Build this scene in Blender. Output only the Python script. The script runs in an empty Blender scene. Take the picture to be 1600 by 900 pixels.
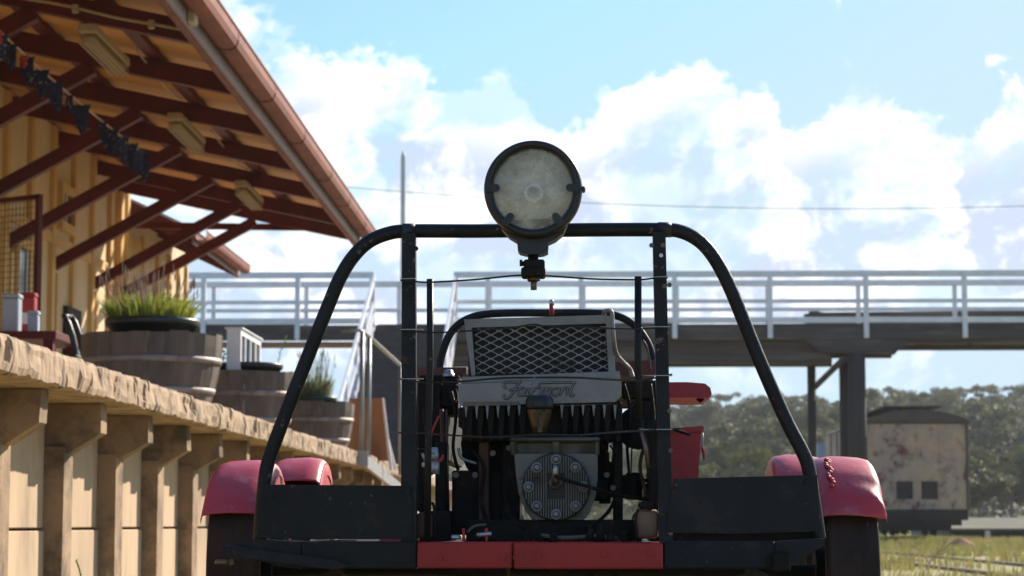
import bpy, math, random
from mathutils import Vector, Matrix, noise
R = math.radians
rnd = random.Random(7)
sc = bpy.context.scene
col = sc.collection

# ------------------------------------------------------------------ camera
F = 3600.0
CAMZ = 0.31
TH = math.atan(368/F)
PS = math.asin(math.sin(math.atan(100/F*math.cos(TH))))
FW = Vector((-math.sin(PS)*math.cos(TH), math.cos(PS)*math.cos(TH), math.sin(TH)))
RT = Vector((math.cos(PS), math.sin(PS), 0))
UP = RT.cross(FW)
def P(x, y, Y):
    d = FW*F + RT*(x-800) + UP*(450-y)
    d = d*(Y/d.y)
    return Vector((d.x, Y, d.z+CAMZ))
cam_d = bpy.data.cameras.new('camera'); cam = bpy.data.objects.new('camera', cam_d); col.objects.link(cam)
cam.location = (0, 0, CAMZ)
cam.rotation_euler = (math.pi/2+TH, 0, PS)
cam_d.sensor_width = 36; cam_d.lens = F/1600*36; cam_d.clip_start = .05; cam_d.clip_end = 6000
cam_d.dof.use_dof = True; cam_d.dof.focus_distance = 4.3; cam_d.dof.aperture_fstop = 13
sc.camera = cam

# ------------------------------------------------------------------ mesh builder
class MB:
    def __init__(s): s.v = []; s.f = []; s.sm = []
    def add(s, vs, fs, smooth=False):
        b = len(s.v); s.v += [Vector(q) for q in vs]
        for f in fs: s.f.append([i+b for i in f]); s.sm.append(smooth)
        return s
    def box(s, x0, x1, y0, y1, z0, z1):
        return s.hexa([(x0,y0,z0),(x1,y0,z0),(x1,y1,z0),(x0,y1,z0),(x0,y0,z1),(x1,y0,z1),(x1,y1,z1),(x0,y1,z1)])
    def hexa(s, c):
        return s.add(c, [(0,3,2,1),(4,5,6,7),(0,1,5,4),(1,2,6,5),(2,3,7,6),(3,0,4,7)])
    def bevbox(s, x0, x1, y0, y1, z0, z1, b=.004):
        # box with chamfered edges
        vs = []; idx = {}
        for i, X in enumerate((x0, x1)):
            for j, Y in enumerate((y0, y1)):
                for k, Z in enumerate((z0, z1)):
                    sx, sy, sz = (1, -1)[i]*b, (1, -1)[j]*b, (1, -1)[k]*b
                    for a in range(3):
                        p = [X+sx, Y+sy, Z+sz]; p[a] = (X, Y, Z)[a]
                        idx[(i, j, k, a)] = len(vs); vs.append(p)
        fs = []
        I = idx
        for k in (0, 1):
            for a, o in ((0, None), (1, None), (2, None)):
                pass
        for s_ in (0, 1):
            fs.append([I[(s_,0,0,0)], I[(s_,1,0,0)], I[(s_,1,1,0)], I[(s_,0,1,0)]])
            fs.append([I[(0,s_,0,1)], I[(1,s_,0,1)], I[(1,s_,1,1)], I[(0,s_,1,1)]])
            fs.append([I[(0,0,s_,2)], I[(1,0,s_,2)], I[(1,1,s_,2)], I[(0,1,s_,2)]])
        for i in (0, 1):
            for j in (0, 1):
                fs.append([I[(i,j,0,0)], I[(i,j,1,0)], I[(i,j,1,1)], I[(i,j,0,1)]])
                fs.append([I[(i,0,j,0)], I[(i,1,j,0)], I[(i,1,j,2)], I[(i,0,j,2)]])
                fs.append([I[(0,i,j,1)], I[(1,i,j,1)], I[(1,i,j,2)], I[(0,i,j,2)]])
                for k in (0, 1):
                    fs.append([I[(i,j,k,0)], I[(i,j,k,1)], I[(i,j,k,2)]])
        return s.add(vs, fs)
    def beam(s, a, b, w, h, up=(0,0,1)):
        a = Vector(a); b = Vector(b); d = (b-a).normalized(); u = Vector(up)
        r = d.cross(u)
        if r.length < 1e-4: r = d.cross(Vector((0,1,0)))
        r.normalize(); u = r.cross(d)
        c = []
        for p in (a, b):
            for (i, j) in ((-1,-1),(1,-1),(1,1),(-1,1)): c.append(p + r*(i*w/2) + u*(j*h/2))
        return s.add(c, [(0,1,2,3),(7,6,5,4),(0,4,5,1),(1,5,6,2),(2,6,7,3),(3,7,4,0)])
    def tube(s, pts, r, n=10, cap=True, rs=None, flat=1.0):
        pts = [Vector(p) for p in pts]; m = len(pts)
        t0 = (pts[1]-pts[0]).normalized()
        u = t0.cross(Vector((0,0,1)))
        if u.length < .05: u = t0.cross(Vector((0,1,0)))
        u.normalize(); vs = []
        for i, p in enumerate(pts):
            t = (pts[min(i+1,m-1)]-pts[max(i-1,0)]).normalized()
            u = (u - t*u.dot(t)).normalized(); w = t.cross(u)
            rr = rs[i] if rs else r
            for k in range(n):
                a = 2*math.pi*k/n
                vs.append(p + u*(math.cos(a)*rr) + w*(math.sin(a)*rr*flat))
        fs = []
        for i in range(m-1):
            for k in range(n):
                fs.append((i*n+k, i*n+(k+1)%n, (i+1)*n+(k+1)%n, (i+1)*n+k))
        s.add(vs, fs, True)
        if cap:
            b = len(s.v)-m*n
            s.f.append([b+k for k in range(n)][::-1]); s.sm.append(False)
            s.f.append([b+(m-1)*n+k for k in range(n)]); s.sm.append(False)
        return s
    def lathe(s, c, axis, prof, n=32, smooth=True, a0=0, a1=2*math.pi, bend=None):
        # prof: list of (along axis, radius); axis 'x','y','z'
        c = Vector(c); full = abs(a1-a0-2*math.pi) < 1e-6; m = n if full else n+1; vs = []
        for (h, r) in prof:
            for k in range(m):
                a = a0+(a1-a0)*k/n
                ca, sa = math.cos(a)*r, math.sin(a)*r
                o = {'x': (h, ca, sa), 'y': (ca, h, sa), 'z': (ca, sa, h)}[axis]
                vs.append(c+Vector(o))
        fs = []
        for i in range(len(prof)-1):
            for k in range(n):
                k2 = (k+1) % m
                fs.append((i*m+k, i*m+k2, (i+1)*m+k2, (i+1)*m+k))
        return s.add(vs, fs, smooth)
    def disc(s, c, axis, r, n=32):
        c = Vector(c); vs = []
        for k in range(n):
            a = 2*math.pi*k/n; ca, sa = math.cos(a)*r, math.sin(a)*r
            vs.append(c+Vector({'x': (0, ca, sa), 'y': (ca, 0, sa), 'z': (ca, sa, 0)}[axis]))
        return s.add(vs, [list(range(n))])
    def cyl(s, c, axis, r, h, n=24):
        return s.lathe(c, axis, [(0,.0001),(0,r),(0,r),(h,r),(h,r),(h,.0001)], n, True) if False else s._cyl(c, axis, r, h, n)
    def _cyl(s, c, axis, r, h, n):
        s.lathe(c, axis, [(0, r), (h, r)], n)
        c = Vector(c); d = Vector({'x': (h,0,0), 'y': (0,h,0), 'z': (0,0,h)}[axis])
        s.disc(c, axis, r, n); s.disc(c+d, axis, r, n)
        return s
    def prism(s, poly, d):
        # poly: list of 3D points (planar), extruded by vector d
        n = len(poly); d = Vector(d); a = [Vector(p) for p in poly]; b = [p+d for p in a]
        fs = [list(range(n)), list(range(2*n-1, n-1, -1))]
        for i in range(n): fs.append((i, (i+1) % n, n+(i+1) % n, n+i))
        return s.add(a+b, fs)
    def pbox(s, x0, y0, x1, y1, Ya, Yb, bev=.003):
        # upright box whose near face covers the given picture rectangle at depth Ya
        ym = (y0+y1)/2; xm = (x0+x1)/2
        X0 = P(x0, ym, Ya).x; X1 = P(x1, ym, Ya).x; Z1 = P(xm, y0, Ya).z; Z0 = P(xm, y1, Ya).z
        if bev: return s.bevbox(X0, X1, Ya, Yb, Z0, Z1, min(bev, (X1-X0)/3, (Z1-Z0)/3, abs(Yb-Ya)/3))
        return s.box(X0, X1, Ya, Yb, Z0, Z1)
    def ptube(s, pts, r, **k): return s.tube([P(*p) for p in pts], r, **k)

def world_loc(o):
    v = Vector((0,0,0))
    while o is not None: v += o.location; o = o.parent
    return v
def obj(name, mb, mat, parent=None, loc=None, local=False, bevel=0):
    me = bpy.data.meshes.new(name)
    o = bpy.data.objects.new(name, me); col.objects.link(o)
    off = Vector((0,0,0))
    if parent: o.parent = parent; off = world_loc(parent)
    if loc is not None: o.location = Vector(loc)-off; off = Vector(loc)
    vs = mb.v if local else [v-off for v in mb.v]
    me.from_pydata([tuple(v) for v in vs], [], mb.f)
    me.polygons.foreach_set('use_smooth', mb.sm)
    me.materials.append(mat); me.update()
    import bmesh
    bm = bmesh.new(); bm.from_mesh(me)
    if len(bm.faces) < 40000 and not getattr(mb, 'open', False): bmesh.ops.recalc_face_normals(bm, faces=bm.faces)
    bm.to_mesh(me); bm.free()
    return o
def tag(o, label=None, cat=None, group=None, kind=None):
    if label: o['label'] = label
    if cat: o['category'] = cat
    if group: o['group'] = group
    if kind: o['kind'] = kind
    return o
def thing(name, label, cat, loc=(0,0,0), group=None):
    o = bpy.data.objects.new(name, None); col.objects.link(o); o.location = loc; o.empty_display_size = .1
    return tag(o, label, cat, group)
def dup(root, loc, rotz=0, scale=None, label=None):
    r = root.copy(); col.objects.link(r); r.location = loc; r.rotation_euler = (0,0,rotz)
    if scale: r.scale = scale
    if label: r['label'] = label
    for ch in list(root.children):
        c = ch.copy(); col.objects.link(c); c.parent = r
        for g in list(ch.children):
            d = g.copy(); col.objects.link(d); d.parent = c
    return r

# ------------------------------------------------------------------ materials
def mat(name, c1, c2=None, rough=.6, metal=0., scale=8., bump=.15, bscale=None, stretch=(1,1,1), c3=None, sc3=30., t3=(.6,.7), spec=.5, coat=0, detail=6, ramp=(.35,.65), translucent=0, c4=None, sc4=90., t4=(.68,.70)):
    m = bpy.data.materials.new(name); m.use_nodes = True; nt = m.node_tree; N = nt.nodes; L = nt.links
    b = N['Principled BSDF']
    b.inputs['Roughness'].default_value = rough; b.inputs['Metallic'].default_value = metal
    b.inputs['Specular IOR Level'].default_value = spec
    if coat: b.inputs['Coat Weight'].default_value = coat; b.inputs['Coat Roughness'].default_value = .25
    tc = N.new('ShaderNodeTexCoord'); mp = N.new('ShaderNodeMapping'); mp.inputs['Scale'].default_value = stretch
    L.new(tc.outputs['Object'], mp.inputs['Vector'])
    n1 = N.new('ShaderNodeTexNoise'); n1.inputs['Scale'].default_value = scale; n1.inputs['Detail'].default_value = detail; n1.inputs['Roughness'].default_value = .6
    L.new(mp.outputs[0], n1.inputs['Vector'])
    r1 = N.new('ShaderNodeValToRGB'); r1.color_ramp.elements[0].position = ramp[0]; r1.color_ramp.elements[1].position = ramp[1]
    c2 = c2 or tuple(x*.7 for x in c1)
    r1.color_ramp.elements[0].color = (*c1, 1); r1.color_ramp.elements[1].color = (*c2, 1)
    L.new(n1.outputs[0], r1.inputs[0]); out = r1.outputs[0]
    if c3:
        n3 = N.new('ShaderNodeTexNoise'); n3.inputs['Scale'].default_value = sc3; n3.inputs['Detail'].default_value = 8; n3.inputs['Roughness'].default_value = .7
        L.new(mp.outputs[0], n3.inputs['Vector'])
        r3 = N.new('ShaderNodeValToRGB'); r3.color_ramp.elements[0].position = t3[0]; r3.color_ramp.elements[1].position = t3[1]
        L.new(n3.outputs[0], r3.inputs[0])
        mx = N.new('ShaderNodeMix'); mx.data_type = 'RGBA'; L.new(r3.outputs[0], mx.inputs[0]); L.new(out, mx.inputs[6]); mx.inputs[7].default_value = (*c3, 1)
        out = mx.outputs[2]
        # worn places are rougher
        mr = N.new('ShaderNodeMapRange'); L.new(r3.outputs[0], mr.inputs[0]); mr.inputs[3].default_value = rough; mr.inputs[4].default_value = min(1, rough+.25)
        L.new(mr.outputs[0], b.inputs['Roughness'])
    if c4:
        n4 = N.new('ShaderNodeTexNoise'); n4.inputs['Scale'].default_value = sc4; n4.inputs['Detail'].default_value = 5; n4.inputs['Roughness'].default_value = .65
        L.new(tc.outputs['Object'], n4.inputs['Vector'])
        r4 = N.new('ShaderNodeValToRGB'); r4.color_ramp.elements[0].position = t4[0]; r4.color_ramp.elements[1].position = t4[1]
        L.new(n4.outputs[0], r4.inputs[0])
        m4 = N.new('ShaderNodeMix'); m4.data_type = 'RGBA'; L.new(r4.outputs[0], m4.inputs[0]); L.new(out, m4.inputs[6]); m4.inputs[7].default_value = (*c4, 1)
        out = m4.outputs[2]
    L.new(out, b.inputs['Base Color'])
    if bump:
        nb = N.new('ShaderNodeTexNoise'); nb.inputs['Scale'].default_value = bscale or scale*4; nb.inputs['Detail'].default_value = 6; L.new(mp.outputs[0], nb.inputs['Vector'])
        bp = N.new('ShaderNodeBump'); bp.inputs['Strength'].default_value = bump; bp.inputs['Distance'].default_value = .01
        L.new(nb.outputs[0], bp.inputs['Height']); L.new(bp.outputs[0], b.inputs['Normal'])
    if translucent:
        tr = N.new('ShaderNodeBsdfTranslucent'); L.new(out, tr.inputs[0]); ms = N.new('ShaderNodeMixShader'); ms.inputs[0].default_value = translucent
        L.new(b.outputs[0], ms.inputs[1]); L.new(tr.outputs[0], ms.inputs[2]); L.new(ms.outputs[0], N['Material Output'].inputs[0])
    return m
M = {}
M['black'] = mat('black_paint', (.011,.011,.012), (.020,.019,.020), .42, 0, 14, .1, 90, c3=(.09,.035,.02), sc3=22, t3=(.62,.7), spec=.2, c4=(.14,.10,.08), sc4=60, t4=(.64,.68))
M['blackrim'] = mat('black_lamp_enamel', (.010,.009,.009), (.018,.014,.013), .42, 0, 14, .06, 90, c3=(.14,.06,.03), sc3=28, t3=(.66,.71))
M['panel'] = mat('black_sheet_steel', (.013,.012,.011), (.022,.020,.018), .55, 0, 7, .1, 60, spec=.2, c3=(.06,.045,.035), sc3=9, t3=(.56,.76), c4=(.09,.08,.07), sc4=60, t4=(.66,.70))
M['panel2'] = mat('blue_black_steel', (.012,.012,.014), (.020,.020,.023), .55, 0, 7, .1, 60, spec=.2, c3=(.06,.045,.04), sc3=9, t3=(.56,.76), c4=(.09,.08,.07), sc4=60, t4=(.66,.70))
M['grease'] = mat('greasy_iron', (.008,.006,.005), (.016,.011,.008), .65, 0, 18, .3, 80, spec=.2, c3=(.07,.035,.02), sc3=25, t3=(.6,.7))
M['red'] = mat('faded_red_paint', (.58,.040,.052), (.46,.028,.036), .42, 0, 9, .08, 60, c3=(.60,.20,.20), sc3=18, t3=(.52,.74), coat=.2, c4=(.10,.035,.03), sc4=55, t4=(.64,.68))
M['redbeam'] = mat('red_beam_paint', (.40,.018,.014), (.28,.014,.012), .6, 0, 9, .12, 60, c3=(.05,.02,.02), sc3=10, t3=(.60,.74))
M['redbox'] = mat('red_tin', (.46,.018,.022), (.34,.014,.018), .42, 0, 7, .08, 60, c3=(.10,.03,.02), sc3=26, t3=(.68,.72))
M['iron'] = mat('cast_iron', (.11,.09,.075), (.19,.16,.13), .5, .55, 10, .35, 120, c3=(.12,.055,.025), sc3=9, t3=(.58,.68))
M['alu'] = mat('cast_aluminium', (.20,.185,.175), (.29,.27,.26), .46, .6, 9, .25, 160, c3=(.14,.09,.06), sc3=11, t3=(.62,.72))
M['galv'] = mat('galvanised_steel', (.34,.34,.35), (.48,.47,.47), .42, .7, 12, .1, 100, c3=(.2,.10,.06), sc3=18, t3=(.64,.7))
M['steel'] = mat('bright_steel', (.5,.48,.45), (.35,.33,.3), .3, .9, 30, .1)
M['copper'] = mat('dull_copper_pipe', (.20,.12,.10), (.12,.08,.07), .35, .8, 20, .1)
M['rust'] = mat('rusty_iron', (.12,.05,.03), (.06,.03,.02), .8, .1, 20, .4, 60)
M['brass'] = mat('oily_brass', (.20,.14,.075), (.11,.075,.04), .38, .7, 14, .2, c3=(.04,.03,.02), sc3=8, t3=(.5,.62))
M['tyre'] = mat('worn_wheel_steel', (.020,.013,.010), (.045,.026,.018), .7, 0, 9, .3, 60, stretch=(3,1,1), c3=(.3,.26,.24), sc3=34, t3=(.67,.69), spec=.25)
M['core'] = mat('radiator_core', (.015,.013,.014), (.05,.04,.045), .5, .3, 160, .4, 260, c3=(.25,.18,.19), sc3=150, t3=(.66,.7))
M['wood_red'] = mat('red_seat_board', (.16,.04,.03), (.09,.03,.022), .6, 0, 8, .2)
M['conc'] = mat('weathered_concrete', (.57,.40,.25), (.42,.30,.195), .9, 0, 2.6, .3, 26, stretch=(1,1,.3), c3=(.27,.19,.13), sc3=3.2, t3=(.52,.72), c4=(.12,.09,.07), sc4=7, t4=(.70,.76))
M['conc2'] = mat('weathered_shaded_concrete_post', (.40,.26,.15), (.24,.155,.095), .92, 0, 4, .4, 30, c3=(.11,.08,.055), sc3=5, t3=(.46,.66))  # stained concrete, with shade of faces turned from the sun darkened in
M['coping'] = mat('crumbling_concrete', (.50,.345,.22), (.31,.215,.14), .95, 0, 8, .8, 34, stretch=(1,1,.3), c3=(.10,.07,.055), sc3=9, t3=(.53,.62))
M['plat'] = mat('platform_paving', (.36,.31,.25), (.28,.24,.19), .9, 0, 2, .2)
M['maroon'] = mat('maroon_gloss_timber', (.13,.016,.010), (.08,.012,.008), .55, 0, 6, .08, spec=.25)
M['gutter'] = mat('weathered_brown_gutter', (.26,.075,.045), (.17,.048,.032), .7, 0, 3, .08, 40, c3=(.18,.08,.06), sc3=4, t3=(.5,.7))
M['fascia'] = mat('grey_mauve_fascia', (.30,.22,.25), (.24,.18,.21), .5, 0, 5, .08)
M['ceil'] = mat('ochre_roof_sheet', (.68,.32,.075), (.58,.27,.06), .5, 0, 2, .05)
M['rooftop'] = mat('corrugated_iron_roof', (.30,.14,.11), (.24,.11,.09), .5, .2, 2, .05)
M['cream'] = mat('cream_weatherboard', (.70,.53,.32), (.60,.44,.25), .6, 0, 3, .08, stretch=(1,1,.3))
M['yellow'] = mat('yellow_painted_batten', (.66,.42,.15), (.58,.35,.12), .6, 0, 3, .08)
M['white'] = mat('old_white_paint', (.80,.79,.80), (.68,.67,.68), .55, 0, 4, .1, c3=(.4,.38,.36), sc3=7, t3=(.6,.8))
M['paleplastic'] = mat('cream_light_fitting', (.46,.33,.20), (.38,.27,.16), .5, 0, 20, .05)
M['navy'] = mat('navy_flag_cloth', (.012,.018,.06), (.02,.025,.09), .8, 0, 10, .1, c3=(.7,.7,.7), sc3=45, t3=(.61,.64))
M['redcloth'] = mat('red_flag_cloth', (.45,.03,.03), (.5,.06,.05), .8, 0, 10, .1, c3=(.8,.8,.8), sc3=50, t3=(.62,.66))
M['cord'] = mat('pale_cord', (.6,.45,.38), (.4,.3,.25), .8, 0, 60, 0)
M['stave'] = mat('weathered_barrel_oak', (.20,.145,.11), (.085,.062,.05), .8, 0, 7, .35, 24, stretch=(1,1,.18), c3=(.32,.25,.20), sc3=10, t3=(.58,.8))
M['hoop'] = mat('rusted_grey_hoop', (.34,.29,.26), (.24,.18,.16), .6, .3, 9, .15, c3=(.2,.11,.07), sc3=9, t3=(.55,.7))
M['pot'] = mat('black_plastic_pot', (.012,.013,.015), (.02,.02,.022), .35, 0, 9, .02)
M['greenpot'] = mat('dark_green_pot', (.012,.05,.028), (.015,.04,.025), .4, 0, 9, .02)
M['soil'] = mat('potting_soil', (.03,.02,.015), (.06,.04,.03), .95, 0, 30, .5)
M['grassy'] = mat('bright_green_blades', (.15,.20,.03), (.34,.36,.06), .6, 0, 6, 0, translucent=.45)
M['stalk'] = mat('dry_flower_stalks', (.42,.30,.24), (.32,.22,.16), .8, 0, 9, 0, translucent=.3)
M['herb'] = mat('grey_green_herb', (.18,.22,.09), (.26,.26,.14), .7, 0, 6, 0, translucent=.4)
M['leafy'] = mat('young_green_leaf', (.10,.22,.04), (.18,.30,.06), .6, 0, 6, 0, translucent=.4)
M['timber'] = mat('grey_bridge_timber', (.085,.066,.058), (.045,.036,.032), .9, 0, 2, .4, 14, stretch=(.15,1,2), c3=(.16,.13,.11), sc3=3, t3=(.5,.7))
M['timberpost'] = mat('grey_round_post', (.055,.042,.036), (.028,.023,.021), .9, 0, 2, .4, 14, stretch=(2,2,.15))
M['treads'] = mat('dark_stair_timber', (.085,.072,.072), (.06,.05,.05), .9, 0, 3, .3)
M['pipe'] = mat('grey_pipe_rail', (.33,.33,.34), (.25,.25,.26), .45, .5, 6, .05)
M['pole'] = mat('pale_painted_pole', (.55,.55,.56), (.45,.45,.46), .6, 0, 2, .05)
M['tanboard'] = mat('tan_plywood', (.50,.24,.12), (.42,.20,.10), .7, 0, 4, .1)
M['ramp'] = mat('grey_ramp_sheet', (.30,.29,.30), (.36,.35,.35), .5, .4, 6, .08)
M['dark'] = mat('dark_void', (.012,.012,.014), (.02,.02,.022), .5, 0, 5, 0)
M['glass'] = mat('dark_glass', (.02,.025,.03), (.03,.035,.04), .08, 0, 2, 0)
M['wagon'] = mat('peeling_wagon_paint', (.50,.36,.25), (.32,.26,.245), .8, 0, 2.3, .15, 12, c3=(.20,.06,.04), sc3=2.3, t3=(.58,.63), ramp=(.34,.66), stretch=(1,1,.7), c4=(.15,.10,.08), sc4=3.2, t4=(.54,.70), detail=9)
M['wagonroof'] = mat('sooty_wagon_roof', (.075,.06,.055), (.11,.085,.075), .8, 0, 2, .1)
M['under'] = mat('sooty_underframe', (.018,.015,.014), (.03,.022,.02), .8, 0, 4, .1)
M['sheetroof'] = mat('pale_sheet_roof', (.17,.165,.12), (.14,.135,.10), .9, 0, 1, .05, spec=.1)
M['teal'] = mat('dark_teal_wall', (.03,.065,.065), (.025,.05,.052), .6, 0, 1, .05)
M['barge'] = mat('flaking_maroon_board', (.15,.028,.022), (.11,.022,.018), .6, 0, 8, .1, c3=(.34,.22,.18), sc3=14, t3=(.62,.70))
M['dirt'] = mat('orange_dirt', (.36,.16,.08), (.26,.12,.06), .95, 0, 3, .3)
M['rail'] = mat('rusty_rail', (.16,.09,.065), (.24,.17,.14), .55, .4, 6, .1)
M['sleeper'] = mat('grey_sleeper', (.14,.11,.09), (.09,.07,.055), .95, 0, 5, .3)
M['ground'] = mat('dry_grass_ground', (.24,.23,.06), (.34,.27,.11), .95, 0, .7, .3, 6, c3=(.24,.16,.10), sc3=1.3, t3=(.55,.7))
M['hill'] = mat('wooded_hill_floor', (.07,.075,.04), (.13,.105,.065), .95, 0, .06, .2, .5, c3=(.15,.11,.075), sc3=.12, t3=(.5,.7))
M['grass'] = mat('dry_green_grass', (.19,.22,.045), (.38,.29,.12), .8, 0, .9, 0, translucent=.4)
M['gum_a'] = mat('olive_gum_leaf', (.075,.09,.024), (.165,.155,.055), .7, 0, .5, 0, translucent=.3)
M['gum_b'] = mat('grey_green_gum_leaf', (.08,.088,.034), (.14,.132,.06), .7, 0, .5, 0, translucent=.3)
M['gum_c'] = mat('yellow_green_leaf', (.10,.125,.03), (.15,.15,.045), .7, 0, .5, 0, translucent=.3)
M['bark'] = mat('pale_gum_bark', (.26,.22,.18), (.16,.13,.11), .9, 0, 2, .1)
M['yellowflower'] = mat('yellow_petals', (.6,.5,.03), (.5,.4,.03), .7, 0, 5, 0)

def lens_mat():
    m = bpy.data.materials.new('lamp_glass'); m.use_nodes = True; nt = m.node_tree; N = nt.nodes; L = nt.links
    b = N['Principled BSDF']
    b.inputs['Base Color'].default_value = (.9,.9,.88,1); b.inputs['Roughness'].default_value = .12
    tr = N.new('ShaderNodeBsdfTransparent'); tr.inputs[0].default_value = (.98,.98,.96,1)
    gl = N.new('ShaderNodeBsdfGlossy'); gl.inputs['Roughness'].default_value = .06
    df = N.new('ShaderNodeBsdfDiffuse'); df.inputs[0].default_value = (.95,.86,.68,1)
    tc = N.new('ShaderNodeTexCoord'); n = N.new('ShaderNodeTexNoise'); n.inputs['Scale'].default_value = 26; n.inputs['Detail'].default_value = 9; n.inputs['Roughness'].default_value = .75
    L.new(tc.outputs['Object'], n.inputs['Vector'])
    r = N.new('ShaderNodeMapRange'); L.new(n.outputs[0], r.inputs[0]); r.inputs[1].default_value = .35; r.inputs[2].default_value = .75; r.inputs[3].default_value = .03; r.inputs[4].default_value = .60
    fr = N.new('ShaderNodeFresnel'); fr.inputs[0].default_value = 1.5
    m1 = N.new('ShaderNodeMixShader'); L.new(r.outputs[0], m1.inputs[0]); L.new(tr.outputs[0], m1.inputs[1]); L.new(df.outputs[0], m1.inputs[2])
    m2 = N.new('ShaderNodeMixShader'); L.new(fr.outputs[0], m2.inputs[0]); L.new(m1.outputs[0], m2.inputs[1]); L.new(gl.outputs[0], m2.inputs[2])
    L.new(m2.outputs[0], N['Material Output'].inputs[0]); N.remove(b)
    return m
M['lens'] = lens_mat()
M['casting'] = mat('stained_casting', (.13,.12,.105), (.19,.175,.15), .5, .3, 9, .3, 120, c3=(.07,.055,.04), sc3=12, t3=(.55,.68))
M['flange'] = mat('oily_brown_casting', (.085,.07,.05), (.13,.11,.08), .5, .3, 12, .3, c3=(.04,.03,.02), sc3=10, t3=(.5,.65))
M['headface'] = mat('dark_head_face', (.035,.028,.022), (.06,.05,.04), .6, .3, 14, .3, 100)
M['brightwhite'] = mat('lamp_glint_white', (.95,.95,.95), (.85,.87,.9), .2, 0, 90, .1)  # white colour stands in for the sky reflection at the lamp centre
M['reflector'] = mat('tarnished_reflector', (.90,.76,.54), (.80,.72,.62), .5, .0, 14, .1, 40, c3=(.36,.30,.2), sc3=30, t3=(.55,.72))

# ------------------------------------------------------------------ sun and sky
SV = Vector((.75, 1.0, .74)).normalized()
el = math.asin(SV.z); az = math.atan2(SV.x, SV.y)
sd = bpy.data.lights.new('sun', 'SUN'); sd.energy = 5.0; sd.angle = R(.5); sd.color = (1, .90, .77)
so = bpy.data.objects.new('sun', sd); col.objects.link(so)
so.rotation_euler = (-SV).to_track_quat('-Z', 'Y').to_euler()
w = bpy.data.worlds.new('World'); sc.world = w; w.use_nodes = True
nt = w.node_tree; N = nt.nodes; L = nt.links
bg = N['Background']; bg.inputs[1].default_value = .12
sky = N.new('ShaderNodeTexSky'); sky.sky_type = 'NISHITA'; sky.sun_disc = False; sky.sun_elevation = el; sky.sun_rotation = az
skv = N.new('ShaderNodeVectorMath'); skv.operation = 'ADD'; skv.inputs[1].default_value = (0, 0, .09); sktc = N.new('ShaderNodeTexCoord'); L.new(sktc.outputs['Generated'], skv.inputs[0]); skn = N.new('ShaderNodeVectorMath'); skn.operation = 'NORMALIZE'; L.new(skv.outputs[0], skn.inputs[0]); L.new(skn.outputs[0], sky.inputs['Vector'])
sky.air_density = 1.0; sky.dust_density = .3; sky.ozone_density = 2.0
def mth(op, a, b=None, c=None, clamp=False):
    n = N.new('ShaderNodeMath'); n.operation = op; n.use_clamp = clamp
    for i, q in enumerate((a, b, c)):
        if q is None: continue
        if isinstance(q, (int, float)): n.inputs[i].default_value = q
        else: L.new(q, n.inputs[i])
    return n.outputs[0]
tc = N.new('ShaderNodeTexCoord'); sp = N.new('ShaderNodeSeparateXYZ'); L.new(tc.outputs['Generated'], sp.inputs[0])
AZ = mth('ARCTAN2', sp.outputs[0], sp.outputs[1]); EL = mth('ARCSINE', sp.outputs[2])
U = mth('MULTIPLY', AZ, 36.0); V = mth('MULTIPLY', EL, 36.0)      # units of about 1.6 degrees
def comb(a, b, c=0.0):
    n = N.new('ShaderNodeCombineXYZ')
    for i, q in enumerate((a, b, c)):
        if isinstance(q, (int, float)): n.inputs[i].default_value = q
        else: L.new(q, n.inputs[i])
    return n.outputs[0]
def nz(vec, scale, detail=7, rough=.55, dist=0.0):
    n = N.new('ShaderNodeTexNoise'); n.inputs['Scale'].default_value = scale; n.inputs['Detail'].default_value = detail; n.inputs['Roughness'].default_value = rough; n.inputs['Distortion'].default_value = dist
    L.new(vec, n.inputs['Vector']); return n.outputs[0]
def sstep(v, a, b, lo=0., hi=1.):
    n = N.new('ShaderNodeMapRange'); n.interpolation_type = 'SMOOTHSTEP'; L.new(v, n.inputs[0])
    for i, q in ((1,a),(2,b),(3,lo),(4,hi)):
        if isinstance(q, (int,float)): n.inputs[i].default_value = q
        else: L.new(q, n.inputs[i])
    return n.outputs[0]
fc = N.new('ShaderNodeFloatCurve')
cm = fc.mapping; cv = cm.curves[0]
# cloud-top height by bearing: (picture-independent bearing u, elevation in units of 36/rad /10)
tops = [(300,-60),(430,55),(560,85),(660,95),(720,130),(800,150),(880,170),(960,140),(1040,100),(1120,110),(1200,120),(1230,170),(1290,160),(1360,180),(1450,185),(1540,165),(1620,150)]
pts = [((x-900)/100*.04+.5, ((818-y)/100)/12) for x, y in tops]
pts = [(0, .62)] + [p for p in pts] + [(1, .5)]
while len(cv.points) < len(pts): cv.points.new(.5, .5)
for p, q in zip(cv.points, pts): p.location = q; p.handle_type = 'AUTO'
cm.update()
uu = mth('MULTIPLY_ADD', U, .04, .5); L.new(uu, fc.inputs['Value'])
TOP = mth('MULTIPLY', fc.outputs[0], 12.0)
pv = comb(U, mth('MULTIPLY', V, 1.15), 3.7)
n_big = nz(pv, .75, 9, .58, .25)
n_sm = nz(pv, 2.6, 6, .6, .1)
edge = mth('SUBTRACT', TOP, V)                                   # >0 below the cloud tops
d0 = mth('MULTIPLY_ADD', mth('SUBTRACT', n_big, .5), 3.2, mth('MULTIPLY', edge, 1.0))
d0 = mth('MULTIPLY_ADD', mth('SUBTRACT', n_sm, .5), 1.0, d0)
ALT = sstep(d0, -.05, .28)
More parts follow.
